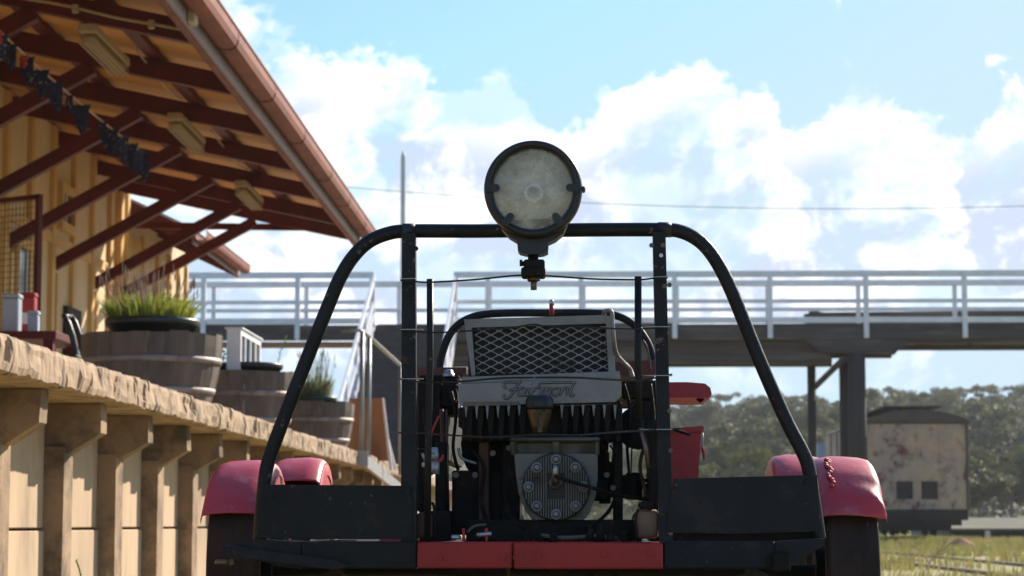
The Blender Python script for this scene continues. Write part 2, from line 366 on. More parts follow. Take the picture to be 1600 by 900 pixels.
# holes and streaks inside the bank
hz = nz(comb(mth('MULTIPLY_ADD', V, -.5, U), mth('MULTIPLY', V, 1.3), 9.1), .42, 7, .6, .35)
HOLE = sstep(hz, .40, .56)
low = sstep(V, 1.9, 3.4)
ALT = mth('MULTIPLY', ALT, mth('MULTIPLY_ADD', HOLE, .75, .25))
ALT = mth('MULTIPLY', ALT, mth('MULTIPLY_ADD', low, .8, .2))
# small separate puffs high up
pf = sstep(nz(comb(U, V, 21.3), .8, 8, .62), .66, .76)
ALT = mth('MAXIMUM', ALT, mth('MULTIPLY', pf, .55), clamp=True)
ALT = mth('MULTIPLY', ALT, sstep(sp.outputs[1], -.1, .5))   # clouds masked off behind the camera, to dim light on camera-facing sides
# shading: compare density with density toward the sun (up and to the right)
pv2 = comb(mth('ADD', U, .30), mth('MULTIPLY_ADD', V, 1.15, .42), 3.7)
n_b2 = nz(pv2, .75, 6, .55, .25)
SH = mth('SUBTRACT', n_b2, n_big)
sh2 = nz(comb(U, mth('MULTIPLY', V, 1.5), 5.5), .55, 6, .55, .2)
GR = sstep(mth('ADD', mth('MULTIPLY', SH, 1.6), mth('SUBTRACT', sh2, .5)), -.13, .13)
DEEP = sstep(edge, .15, 1.4)
GR = mth('MULTIPLY', GR, DEEP)
cmix = N.new('ShaderNodeMix'); cmix.data_type = 'RGBA'; L.new(GR, cmix.inputs[0]); cmix.inputs[6].default_value = (6.6, 6.6, 6.7, 1); cmix.inputs[7].default_value = (3.35, 3.85, 4.85, 1)
tint = N.new('ShaderNodeMix'); tint.data_type = 'RGBA'; tint.blend_type = 'MULTIPLY'; tint.inputs[0].default_value = 1; L.new(sky.outputs[0], tint.inputs[6]); tint.inputs[7].default_value = (.83,.965,1.08,1)
smix = N.new('ShaderNodeMix'); smix.data_type = 'RGBA'; L.new(ALT, smix.inputs[0]); dk = N.new('ShaderNodeMix'); dk.data_type = 'RGBA'; dk.blend_type = 'DARKEN'; dk.inputs[0].default_value = 1; L.new(tint.outputs[2], dk.inputs[6]); dk.inputs[7].default_value = (3.05, 4.25, 5.0, 1); L.new(dk.outputs[2], smix.inputs[6]); L.new(cmix.outputs[2], smix.inputs[7])
L.new(smix.outputs[2], bg.inputs[0])
SKYMIX = (sky, smix)

sc.view_settings.view_transform = 'Standard'; sc.view_settings.look = 'None'; sc.view_settings.exposure = .72; sc.view_settings.gamma = 1
sc.render.engine = 'CYCLES'
sc.cycles.use_denoising = True
sc.cycles.max_bounces = 8; sc.cycles.transparent_max_bounces = 8

exec_parts = []
# ================================================================== SETTING
GZ = -.16
mb = MB()
xs = [-345,-200,-60,-12,-5,0,5,12,60,200,345]; ys = [-75,-20,0,8,20,40,60,90,200,425]
for y in ys:
    for x in xs: mb.v.append(Vector((x, y, GZ)))
nx = len(xs)
for j in range(len(ys)-1):
    for i in range(nx-1): mb.f.append([j*nx+i, j*nx+i+1, (j+1)*nx+i+1, (j+1)*nx+i]); mb.sm.append(False)
tag(obj('ground', mb, M['ground']), kind='structure')

def hill_h(x, y):
    t = max(0, min(1, (y-110)/230)); t = t*t*(3-2*t)
    base = 10.5*t*(1+.25*math.sin(x*.021+1.2)+.15*math.sin(x*.05)) + max(0, (x-20))*.045*t
    return GZ - .3 + base + 1.2*t*noise.noise(Vector((x*.02, y*.02, 0)))
mb = MB(); nx, ny = 60, 40
for j in range(ny+1):
    for i in range(nx+1):
        x = -340+680*i/nx; y = 100+324*j/ny
        mb.v.append(Vector((x, y, hill_h(x, y))))
for j in range(ny):
    for i in range(nx): mb.f.append([j*(nx+1)+i, j*(nx+1)+i+1, (j+1)*(nx+1)+i+1, (j+1)*(nx+1)+i]); mb.sm.append(True)
tag(obj('hills', mb, M['hill']), kind='structure')

# tracks -------------------------------------------------------------
def rail_profile(mb, X, y0, y1, dz=0):
    pr = [(-.05,-.11),(.05,-.11),(.05,-.098),(.008,-.088),(.008,-.035),(.03,-.028),(.03,-.004),(.024,0),(-.024,0),(-.03,-.004),(-.03,-.028),(-.008,-.035),(-.008,-.088),(-.05,-.098)]
    mb.prism([(X+a, y0, b+dz) for a, b in pr], (0, y1-y0, 0))
TX = -.063; RZ = .026
for cx in (TX, 4.35):
    mb = MB(); rail_profile(mb, cx-.566, 1.0 if cx < 1 else 6, 100, RZ if cx < 1 else -.125); rail_profile(mb, cx+.566, 1.0 if cx < 1 else 6, 100, RZ if cx < 1 else -.125)
    tag(obj('rails', mb, M['rail']), kind='structure')
    mb = MB(); y = 2.0
    if cx > 1: continue
    while y < 60:
        mb.bevbox(cx-1.0, cx+1.0, y, y+.22, GZ-.08, GZ+.012, .01); y += .68
    tag(obj('sleepers', mb, M['sleeper']), kind='structure')

# grass --------------------------------------------------------------
mb = MB(); mb.open = True
def blade(mb, x, y, z, h, w, lean, a):
    dx, dy = math.cos(a), math.sin(a)
    lx, ly = lean*math.cos(a*2.3), lean*math.sin(a*2.3)
    mb.add([(x-dx*w, y-dy*w, z), (x+dx*w, y+dy*w, z), (x+dx*w*.6+lx*.4, y+dy*w*.6+ly*.4, z+h*.6), (x-dx*w*.6+lx*.4, y-dy*w*.6+ly*.4, z+h*.6), (x+lx, y+ly, z+h)], [(0,1,2,3),(3,2,4)])
k = 0
while k < 80000:
    y = 6+74*rnd.random()**.8; lo = -1.75; hi = .24*y+6
    x = rnd.uniform(lo, hi)
    if noise.noise(Vector((x*.5, y*.25, 3))) < -.12+rnd.random()*.15: k += .3; continue
    if abs(abs(x-TX)-.566) < .06: continue
    if y < 58 and abs(abs(x-4.35)-.566) < .07: continue
    s = .6+rnd.random()
    blade(mb, x, y, GZ-.005, .10*s*(1+.6*noise.noise(Vector((x*.3, y*.3, 9)))), .007+.0001*y, .05*rnd.random()+.02, rnd.random()*6.28); k += 1
tag(obj('grass', mb, M['grass']), kind='stuff')

# ================================================================== PLATFORM
PZ = CAMZ+.60; EX = -1.80
plat = thing('railway_platform', 'long concrete railway platform with crumbling coping on corbelled posts', 'platform', (EX, 12, 0))
mb = MB(); mb.box(-12, EX-.06, 2, 60, PZ-.09, PZ-.006)
obj('paving', mb, M['plat'], plat)
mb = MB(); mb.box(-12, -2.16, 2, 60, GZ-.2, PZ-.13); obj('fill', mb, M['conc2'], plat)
# coping slabs, eroded front face
ends = [2.0, 4.4, 6.2, 8.35, 11.0, 13.6, 16.2, 19.2, 23.5, 29, 36, 44, 60]
for a, b in zip(ends, ends[1:]):
    mb = MB(); n = max(8, int((b-a)*(60 if b < 24 else 8))); n = min(n, 220)
    prof = [(-.30,0),(-.10,0),(-.035,0),(-.008,-.006),(0,-.022),(0,-.045),(0,-.07),(0,-.095),(-.004,-.118),(-.02,-.125),(-.06,-.125),(-.4,-.125)]
    for j in range(n+1):
        y = a+.004+(b-a-.008)*j/n
        zt = .010*noise.noise(Vector((0, y*1.3, 5)))
        for i, (px, pz) in enumerate(prof):
            q = Vector((pz*26, y*7.0, 1.7)); q2 = Vector((pz*40, y*26, 4.1))
            e = 0
            if 2 <= i <= 9:
                n1 = noise.noise(q); n2 = noise.noise(q2)
                e = .009*n1+.003*n2+.010*noise.noise(Vector((pz*12, y*2.6, 9)))
                n3 = noise.noise(Vector((pz*9, y*15, 12)))
                if n3 > .30: e -= .16*(n3-.30)
            ez = 0
            if i <= 4: ez = zt + (.012*noise.noise(Vector((3, y*9, 2))) + .006*noise.noise(Vector((3, y*33, 2))))*(1 if i >= 1 else .2)
            if 7 <= i <= 9: ez = .012*max(-.2, noise.noise(Vector((8, y*8, 2))))+.006*noise.noise(Vector((8, y*30, 7)))
            mb.v.append(Vector((EX+px+e, y, PZ+pz+ez)))
    m_ = len(prof)
    for j in range(n):
        for i in range(m_-1): mb.f.append([j*m_+i, j*m_+i+1, (j+1)*m_+i+1, (j+1)*m_+i]); mb.sm.append(False)
    mb.f.append(list(range(m_))); mb.sm.append(False)
    mb.f.append([n*m_+i for i in range(m_)][::-1]); mb.sm.append(False)
    obj('coping_slab', mb, M['coping'], plat)
# corbelled posts and wall panels
px_ = -2.10; post_x = -2.02; ce = -1.885; CB = PZ-.128
Y0 = 4.98
posts = [Y0+1.028*i for i in range(0, 18)]
for i, y in enumerate(posts):
    mb = MB(); t = .15
    j = [rnd.uniform(-.006, .006) for _ in range(8)]
    prof = [(px_-.1, CB), (ce+j[0], CB), (ce+j[1], CB-.115+j[2]), (post_x+.015, CB-.19+j[3]), (post_x, CB-.24), (post_x+j[4], GZ-.1), (px_-.1, GZ-.1)]
    # corbel is a little narrower than the post
    mb.prism([(a, y, z) for a, z in prof[:4]]+[(px_-.1, y, CB-.19)], (0, .115, 0))
    mb.prism([(px_-.1, y-.02, CB-.17), (post_x, y-.02, CB-.17), (post_x+j[4], y-.02, GZ-.1), (px_-.1, y-.02, GZ-.1)], (0, .16, 0))
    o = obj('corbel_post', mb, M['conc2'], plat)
    if i < len(posts)-1 or True:
        yb = y+1.028
        # three precast boards, open joints
        for (za, zb, dx) in ((PZ-.14, CAMZ-.018, 0), (CAMZ-.028, -.08, .006), (-.086, GZ-.15, .003)):
            mp_ = MB(); mp_.bevbox(px_-.06, px_+dx+rnd.uniform(-.002, .002), y+.142, yb-.022, zb, za, .004)
            obj('wall_panel', mp_, M['conc'], plat)
mb = MB(); mb.box(-2.3, px_, 2, posts[0]-.03, GZ-.1, CB); mb.box(-2.3, px_, posts[-1]+1.03, 60, GZ-.1, CB)
obj('plain_wall', mb, M['conc'], plat)

# ================================================================== STATION BUILDING
XW = -5.05
st = thing('station_building', 'cream and maroon timber station with deep awning over the platform', 'building', (XW, 16, PZ))
YE = 25.3
RAF = [7.44, 9.28, 11.12, 12.96, 14.8, 16.64, 18.48, 20.32, 22.16, 24.0, 25.3]
XF = -2.42
def hb(X): return CAMZ+3.11+.215*(XF-X)          # underside of a rafter
mb = MB()
mb.box(-9.5, XW-.03, 6.0, YE-.05, PZ-.01, CAMZ+3.86)
obj('wall', mb, M['cream'], st)
mb = MB()
for y in [6.3+.92*i for i in range(22)]:
    if y > 20.3 or True: mb.box(XW-.03, XW+.015, y, y+.13, PZ, CAMZ+3.84)
for z in (PZ+.05, PZ+.95, PZ+2.1): mb.box(XW-.032, XW+.006, 6.0, YE-.05, z, z+.10)
mb.box(XW-.2, XW+.04, YE-.16, YE-.02, PZ, CAMZ+3.66)
obj('wall_batten', mb, M['yellow'], st)
rb = None
for i, y in enumerate(RAF):
    mb = MB(); D = .145; X0 = -5.3; X1 = XF
    mb.hexa([(X0,-.045,hb(X0)),(X1,-.045,hb(X1)),(X1,.045,hb(X1)),(X0,.045,hb(X0)),(X0,-.045,hb(X0)+D),(X1,-.045,hb(X1)+D),(X1,.045,hb(X1)+D),(X0,.045,hb(X0)+D)])
    for v in mb.v: v.y += y
    obj('rafter', mb, M['maroon'], st)
    foot = Vector((XW-.03, y, CAMZ+2.50)); top = Vector((-3.55, y, hb(-3.55)-.01))
    mb = MB(); mb.beam(foot, top, .11, .09, (0,1,0)); obj('brace', mb, M['maroon'], st)
    mb = MB(); mb.bevbox(XW+.001, XW+.028, y-.06, y+.06, PZ, CAMZ+2.42); obj('wall_post', mb, M['yellow'], st) if y > 19 else None
for X, wd in ((-3.09,.09), (-3.88,.09), (-4.70,.09), (-2.60,.06)):
    mb = MB(); z = hb(X)+.145
    mb.box(X-wd/2, X+wd/2, 6.5, YE+.1, z+.001, z+.055); obj('purlin', mb, M['maroon'], st)
mb = MB(); mb.beam((XW, YE+.05, CAMZ+3.31), (-2.75, YE+.05, CAMZ+3.27), .05, .07); obj('tie_beam', mb, M['maroon'], st)
# corrugated sheet, seen from below
def sheet(mb, xa, xb, ya, yb, zf, pitch=.19, amp=.012, thick=.004):
    n = int((yb-ya)/pitch*6)
    for s in (0, thick):
        b = len(mb.v)
        for i in range(n+1):
            y = ya+(yb-ya)*i/n; ph = (y/pitch) % 1
            dz = amp if ph < .25 else (-amp if .4 < ph < .85 else 0)
            mb.v.append(Vector((xa, y, zf(xa)+dz+s))); mb.v.append(Vector((xb, y, zf(xb)+dz+s)))
        for i in range(n): mb.f.append([b+2*i, b+2*i+1, b+2*i+3, b+2*i+2]); mb.sm.append(False)
mb = MB(); sheet(mb, -5.6, XF+.02, 6.5, YE+.12, lambda X: hb(X)+.145+.07, .42); mb.open = True
obj('awning_ceiling', mb, M['ceil'], st)
mb = MB(); sheet(mb, -9.6, XF+.1, 6.45, YE+.18, lambda X: hb(X)+.145+.105, .076, .008); mb.open = True
obj('roof', mb, M['rooftop'], st)
mb = MB(); mb.bevbox(XF, XF+.03, 6.5, YE+.1, CAMZ+3.07, CAMZ+3.30, .004); obj('fascia', mb, M['fascia'], st)
mb = MB(); mb.bevbox(XF-.04, XF+.002, 6.5, YE+.1, CAMZ+3.055, CAMZ+3.10, .004); obj('fascia_trim', mb, M['gutter'], st)
# gutter: quad profile
def gutter(mb, X, z, ya, yb, s=1.0):
    outer = [(.03,.10),(.03,.045),(.045,.012),(.075,0),(.13,.0),(.165,.02),(.18,.06),(.182,.115),(.19,.12),(.19,.132),(.172,.132),(.17,.125)]
    inner = [(a-.004 if a > .1 else a+.004, b+.006) for a, b in outer[::-1]][2:]
    poly = [(X+a*s, ya, z+b*s) for a, b in outer+inner]
    n = len(outer)
    for i in range(n-1):
        a, b = outer[i], outer[i+1]
        mb.prism([(X+a[0]*s, ya, z+a[1]*s), (X+b[0]*s, ya, z+b[1]*s), (X+b[0]*s, yb, z+b[1]*s), (X+a[0]*s, yb, z+a[1]*s)], (-.0015, 0, .003))
    mb.prism([(X+a*s, yb, z+b*s) for a, b in outer], (0, .004, 0))
mb = MB(); gutter(mb, XF+.005, CAMZ+3.135, 6.5, YE+.3)
g = obj('gutter', mb, M['gutter'], st)
for y in (9.2, 12.9, 15.0, 16.9, 18.8, 20.9, 22.6, 24.4):
    mb = MB(); pr = [(.028,.045),(.044,.010),(.075,-.003),(.13,-.003),(.168,.018),(.185,.06),(.187,.12)]
    for a, b in zip(pr, pr[1:]):
        mb.prism([(XF+.005+a[0], y, CAMZ+3.135+a[1]), (XF+.005+b[0], y, CAMZ+3.135+b[1]), (XF+.005+b[0], y+.02, CAMZ+3.135+b[1]), (XF+.005+a[0], y+.02, CAMZ+3.135+a[1])], (.001, 0, -.004))
    obj('gutter_joint', mb, M['maroon'], g)
mb = MB(); c = P(332, 46, 14.0); mb.bevbox(XF+.031, XF+.08, 13.9, 14.03, CAMZ+3.075, CAMZ+3.165, .006)
obj('junction_box', mb, M['paleplastic'], st)
# conduits under the awning
mb = MB(); y = 14.66
mb.tube([(X, y+.0, hb(X)+.05+.006*math.sin(X*9)) for X in [XF-.02-.14*i for i in range(16)]], .011, n=6)
for X in (-2.75, -3.25, -3.75): mb.bevbox(X-.02, X+.02, y-.02, y+.02, hb(X)+.02, hb(X)+.075)
obj('conduit', mb, M['paleplastic'], st)
for (ya, yb) in ((16.3, 18.2), (19.7, 21.9)):
    mb = MB(); X = -3.16
    mb.tube([(X+.03*math.sin(t*3.1), ya+(yb-ya)*t, hb(X)+.13-.12*math.sin(t*3.14)*(.5+t*.3)) for t in [i/14 for i in range(15)]], .009, n=5)
    obj('conduit', mb, M['paleplastic'], st)
# high windows and a door on the platform wall
def wallwin(ya, yb, za, zb, nm='window'):
    mb = MB(); x = XW+.018
    for (a, b, c, d) in ((ya-.07, yb+.07, zb, zb+.08), (ya-.07, yb+.07, za-.08, za), (ya-.07, ya, za, zb), (yb, yb+.07, za, zb)): mb.box(XW-.03, x+.03, a, b, c, d)
    f = obj(nm, mb, M['yellow'], st)
    mb = MB(); mb.box(XW-.031, XW+.006, ya, yb, za, zb); obj('pane', mb, M['glass'], f)
    mb = MB(); mb.box(XW-.03, XW+.02, (ya+yb)/2-.012, (ya+yb)/2+.012, za, zb); obj('glazing_bar', mb, M['white'], f)
wallwin(22.25, 22.75, CAMZ+2.95, CAMZ+3.25)
wallwin(20.5, 21.3, PZ+.9, PZ+1.9)
mb = MB(); mb.box(XW-.028, XW+.022, 22.62, 23.25, PZ+.01, PZ+1.55); d_ = obj('door', mb, M['under'], st)
mb = MB(); mb.box(XW+.02, XW+.035, 22.62, 23.25, PZ+1.08, PZ+1.14); obj('door_rail', mb, M['white'], d_)
# security mesh door standing open, square to the wall
a = P(62, 293, 18.0); XR = a.x
dd = Vector((-.81, .50, 0)); o0 = Vector((XR, 18.0, 0)); ztop = CAMZ+2.60
sd_ = MB()
def dpt(u, z): return o0+dd*u+Vector((0,0,z))
for (u0, z0, u1, z1) in ((0, PZ+.03, 0, ztop), (.98, PZ+.03, .98, ztop), (0, ztop-.02, .98, ztop-.02), (0, PZ+.05, .98, PZ+.05)):
    sd_.beam(dpt(u0, z0), dpt(u1, z1), .035, .045, (.5,.81,0))
d2 = obj('security_door', sd_, M['maroon'], st)
mb = MB(); n = 22
for i in range(1, n): mb.tube([dpt(.98*i/n, PZ+.05), dpt(.98*i/n, ztop-.03)], .0022, n=4, cap=False)
z = PZ+.1
while z < ztop-.04: mb.tube([dpt(.01, z), dpt(.97, z)], .0022, n=4, cap=False); z += .05
obj('wire_mesh', mb, M['rust'], d2)

# side wing beyond
wg = thing('station_annex', 'low yellow annex past the end of the station with maroon trimmed roof', 'building', (XW-.1, 28, PZ))
mb = MB(); mb.box(-5.9, XW-.16, 25.9, 30.5, PZ-.01, CAMZ+3.66); obj('wall', mb, M['cream'], wg)
mb = MB()
for y in (26.0, 27.3, 28.3, 29.1, 29.8, 30.4): mb.box(XW-.165, XW-.12, y, y+.12, PZ, CAMZ+3.42)
obj('wall_batten', mb, M['yellow'], wg)
mb = MB(); mb.box(XW-.164, XW-.14, 26.15, 27.28, PZ, CAMZ+3.35); obj('yellow_panel', mb, M['yellow'], wg)
def ha(X): return CAMZ+3.18+.475*(-4.40-X)
for y in (25.95, 27.2, 28.4, 29.45):
    mb = MB(); D = .15; X0, X1 = -5.4, -4.36
    mb.hexa([(X0,y,ha(X0)),(X1,y,ha(X1)),(X1,y+.07,ha(X1)),(X0,y+.07,ha(X0)),(X0,y,ha(X0)+D),(X1,y,ha(X1)+D),(X1,y+.07,ha(X1)+D),(X0,y+.07,ha(X0)+D)])
    obj('rafter', mb, M['maroon'], wg)
mb = MB(); X0, X1 = -5.9, -4.4
mb.hexa([(X0,25.86,ha(X0)-.01),(X1,25.86,ha(X1)-.01),(X1,25.9,ha(X1)-.01),(X0,25.9,ha(X0)-.01),(X0,25.86,ha(X0)+.19),(X1,25.86,ha(X1)+.19),(X1,25.9,ha(X1)+.19),(X0,25.9,ha(X0)+.19)])
obj('bargeboard', mb, M['barge'], wg)
mb = MB(); sheet(mb, -5.9, -4.3, 25.8, 29.6, lambda X: ha(X)+.165, .076, .008); mb.open = True; obj('roof', mb, M['rooftop'], wg)
mb = MB(); mb.bevbox(-4.36, -4.335, 25.9, 29.5, CAMZ+3.17, CAMZ+3.34); obj('fascia', mb, M['fascia'], wg)
mb = MB(); gutter(mb, -4.33, CAMZ+3.20, 25.86, 29.4, .8); obj('gutter', mb, M['gutter'], wg)
for (ya, yb) in ((28.55, 29.35),):
    mb = MB(); x = XW-.13
    for (a, b, c, d) in ((ya-.1, yb+.1, PZ+1.75, PZ+1.86), (ya-.1, ya, PZ+.7, PZ+1.75), (yb, yb+.1, PZ+.7, PZ+1.75), (ya-.1, yb+.1, PZ+.6, PZ+.7)): mb.box(XW-.166, x+.03, a, b, c, d)
    f = obj('window', mb, M['redbeam'], wg); mb = MB(); mb.box(XW-.166, XW-.13, ya, yb, PZ+.7, PZ+1.75); obj('pane', mb, M['glass'], f)
mb = MB(); mb.box(XW-.166, XW-.125, 27.45, 28.2, PZ, PZ+2.0); obj('door', mb, M['redbeam'], wg)

# light fittings under the awning
lt_labels = ['cream caged tube light under the awning, nearest of the three', 'cream caged tube light under the awning, middle of the three', 'cream caged tube light under the awning, farthest and closest to the awning end']
for lab, (ya, yb) in zip(lt_labels, ((14.78, 15.95), (18.1, 19.3), (21.75, 22.95))):
    X = -3.2; z = hb(X)-.115
    t = thing('ceiling_light', lab, 'light', (X, (ya+yb)/2, z), 'tube lights under the awning')
    mb = MB(); mb.bevbox(X-.06, X+.06, ya, yb, z+.045, z+.11, .01); obj('housing', mb, M['paleplastic'], t)
    mb = MB(); mb.bevbox(X-.045, X+.045, ya+.05, yb-.05, z-.01, z+.044, .02); obj('diffuser', mb, M['paleplastic'], t)
    mb = MB()
    n = int((yb-ya)/.055)
    for i in range(n): 
        y = ya+.04+(yb-ya-.08)*i/(n-1)
        mb.tube([(X-.053, y, z+.05), (X-.053, y, z-.02), (X+.053, y, z-.02), (X+.053, y, z+.05)], .004, n=4)
    for xx in (-.052, -.018, .018, .052): mb.beam((X+xx, ya+.03, z-.022), (X+xx, yb-.03, z-.022), .007, .007)
    obj('wire_cage', mb, M['paleplastic'], t)
# bunting
bt = thing('flag_bunting', 'string of small navy starred flags hanging under the awning', 'bunting', (-3.8, 17, 3.3))
def bunt(t):
    x = -8+t*235; y = 42+t*200+6*math.sin(t*3.14)
    return P(x, y, 14.1+4.5*t)
mb = MB(); mb.tube([bunt(i/30) for i in range(31)], .0085, n=5); obj('string', mb, M['cord'], bt)
for t, s, m_ in [(.03,.5,'redcloth'),(.05,1,'navy'),(.12,1,'navy'),(.20,.5,'redcloth'),(.215,1.1,'navy'),(.31,1.15,'navy'),(.40,1.2,'navy'),(.50,.8,'navy'),(.58,1.25,'navy'),(.72,1.1,'navy'),(.78,1.2,'navy'),(.84,1.2,'navy'),(.87,.5,'redcloth'),(.90,1.3,'navy'),(.95,1.2,'navy'),(.985,1.3,'navy')]:
    c = bunt(t); a = rnd.uniform(-.9, .9); W = .085*s; H = .18*s
    dx = Vector((math.cos(a), math.sin(a), 0))*W; mb = MB(); sw = rnd.uniform(-.03, .03)
    g = 5; vs = []
    for j in range(g+1):
        f = j/g
        for i in (-1, -.3, .3, 1):
            p = c+dx*(i*(1-f*.9)*.75)+Vector((sw*f+.012*math.sin(i*4+f*5), .012*math.sin(i*5+f*4), -H*f))
            vs.append(p)
    fs = [(j*4+i, j*4+i+1, j*4+i+5, j*4+i+4) for j in range(g) for i in range(3)]
    mb.add(vs, fs, True); mb.open = True
    obj('flag', mb, M[m_], bt)

# ================================================================== BARRELS AND PLANTS
def barrel(X, Y, Rr, zt, label):
    t = thing('half_barrel', label, 'barrel', (X, Y, PZ), 'half wine barrels along the platform')
    H = zt-PZ; ns = 22
    mb = MB()
    def rad(f): return Rr*(.80+.20*math.sin(min(1, f)*math.pi*.5*1.02))
    for k in range(ns):
        a0 = 2*math.pi*k/ns+.0015; a1 = 2*math.pi*(k+1)/ns-.0015; top = rnd.uniform(-.008, .008); rr = rnd.uniform(-.003, .003)
        vs = []
        for j in range(7):
            f = j/6; z = PZ+H*f+(top if j == 6 else 0); r = rad(f)+rr
            for (rq, aa) in ((r, a0), (r, a1), (r-.028, a1), (r-.028, a0)): vs.append((X+math.cos(aa)*rq, Y+math.sin(aa)*rq, z))
        fs = []
        for j in range(6):
            for i in range(4): fs.append((j*4+i, j*4+(i+1) % 4, (j+1)*4+(i+1) % 4, (j+1)*4+i))
        fs.append((24,25,26,27)); fs.append((3,2,1,0)); mb.add(vs, fs)
    obj('staves', mb, M['stave'], t)
    for (f0, f1) in ((.62,.70), (.23,.305)):
        mb = MB(); r0 = rad(f0)+.004; r1 = rad(f1)+.004
        mb.lathe((X, Y, PZ), 'z', [(H*f0, r0-.003),(H*f0, r0+.001),(H*f1, r1+.001),(H*f1, r1-.003)], 48)
        obj('hoop', mb, M['hoop'], t)
    mb = MB(); mb.disc((X, Y, zt-.06), 'z', Rr-.03, 30); obj('soil', mb, M['soil'], t)
    return t
def pot(X, Y, zt, r, h, m, label):
    mb = MB()
    prof = [(-h, r*.82), (-.045, r*.93), (-.045, r*.97), (-.035, r*1.0), (-.012, r*1.02), (0, r*1.0), (0, r*.95), (-.03, r*.92), (-.03, .001)]
    mb.lathe((X, Y, zt), 'z', prof, 48)
    o = obj('plant_pot', mb, m, None, loc=(X, Y, zt-h)); tag(o, label, 'plant pot', 'plastic pots in the half barrels'); return o
BX1, BY1 = P(238, 517, 12.5).x, 12.5; Z1 = P(238, 517, 12.12).z
barrel(BX1, BY1, .385, Z1, 'large weathered half barrel at the left holding bright green grass')
pz1 = P(240, 492, 12.2).z
pot(BX1, BY1, pz1, .255, .15, M['pot'], 'wide black pot holding bright green grass in nearest half barrel')
def tuft(name, X, Y, z, r, n, h, m, label, cat, lean=.5, w=.004, stalks=0, sh=0, sm=None):
    t = thing(name, label, cat, (X, Y, z))
    mb = MB(); mb.open = True
    for k in range(n):
        a = rnd.random()*6.283; q = r*math.sqrt(rnd.random())
        x0 = X+math.cos(a)*q; y0 = Y+math.sin(a)*q; hh = h*(.55+.6*rnd.random())*(1-.35*(q/r)**2); ln = lean*hh*(.3+.7*q/r)*rnd.uniform(.4,1.2)
        tip = Vector((x0+math.cos(a)*ln, y0+math.sin(a)*ln, z+hh)); mid = Vector((x0+math.cos(a)*ln*.35, y0+math.sin(a)*ln*.35, z+hh*.6))
        b = rnd.random()*6.28; d = Vector((math.cos(b), math.sin(b), 0))*w*rnd.uniform(.6,1.5); p0 = Vector((x0, y0, z))
        mb.add([p0-d, p0+d, mid+d, mid-d, tip], [(0,1,2,3),(3,2,4)])
    obj('blades', mb, m, t)
    if stalks:
        mb = MB()
        for k in range(stalks):
            a = rnd.random()*6.283; q = r*math.sqrt(rnd.random())*1.1; hh = sh*(.55+.5*rnd.random())
            p0 = Vector((X+math.cos(a)*q*.7, Y+math.sin(a)*q*.7, z)); p1 = p0+Vector((math.cos(a)*q*.45, math.sin(a)*q*.45, hh))
            mb.tube([p0, (p0+p1)/2+Vector((0,0,hh*.05)), p1], .0016, n=3, cap=False)
            mb.tube([p1-Vector((0,0,.045)), p1-Vector((0,0,.02)), p1+Vector((0,0,.02))], .003, n=5, rs=[.002,.0036,.0014])
        obj('flower_stalks', mb, sm or M['stalk'], t)
    return t
tuft('lavender', BX1-.01, BY1, pz1-.02, .225, 900, .185, M['grassy'], 'bright green spiky plant with dry flower stalks in the wide black pot', 'plant', .85, .0032, 80, .30)
BX2, BY2 = P(382, 575, 16.5).x, 16.5; Z2 = P(390, 577, 16.12).z
barrel(BX2, BY2, .375, Z2, 'middle half barrel below the white glass fronted box')
pz2 = P(390, 564, 16.2).z
pot(BX2+.03, BY2, pz2, .245, .12, M['pot'], 'black pot with the white glass fronted box in it')
BX3, BY3 = P(487, 625, 20.2).x, 20.2; Z3 = P(490, 627, 19.85).z
barrel(BX3, BY3, .375, Z3, 'farthest half barrel beside the grey pipe rail with feathery herb')
pz3 = P(495, 618, 20).z
pot(BX3+.03, BY3, pz3, .19, .12, M['greenpot'], 'green pot holding feathery herb in farthest half barrel')
tuft('feathery_herb', BX3+.03, BY3, pz3-.02, .14, 500, .24, M['herb'], 'feathery grey green herb with thin stalks in the green pot', 'plant', .5, .003, 60, .42, M['herb'])
# stems in the second barrel
def stem(name, pts, n, m, label, s=.018):
    t = thing(name, label, 'plant', pts[0])
    mb = MB(); mb.tube(pts, .0025, n=5); obj('stem', mb, m, t)
    mb = MB(); mb.open = True
    for k in range(n):
        f = (k+1)/n*(len(pts)-1); i = min(int(f), len(pts)-2); p = Vector(pts[i]).lerp(Vector(pts[i+1]), f-i)
        a = k*2.4; d = Vector((math.cos(a), math.sin(a), .35)); e = Vector((-math.sin(a), math.cos(a), 0))
        mb.add([p, p+d*s*.6+e*s*.4, p+d*s*1.4, p+d*s*.6-e*s*.4], [(0,1,2,3)])
    obj('leaves', mb, m, t)
stem('leafy_sprig', [P(434, 570, 16.3), P(438, 550, 16.3), P(443, 538, 16.3), P(448, 524, 16.3)], 26, M['leafy'], 'thin leafy sprig beside the white glass fronted box')
stem('leafy_seedling', [P(348, 566, 16.2), P(350, 558, 16.2), P(351, 548, 16.2)], 18, M['leafy'], 'small leafy seedling between the nearest and middle half barrels', .03)
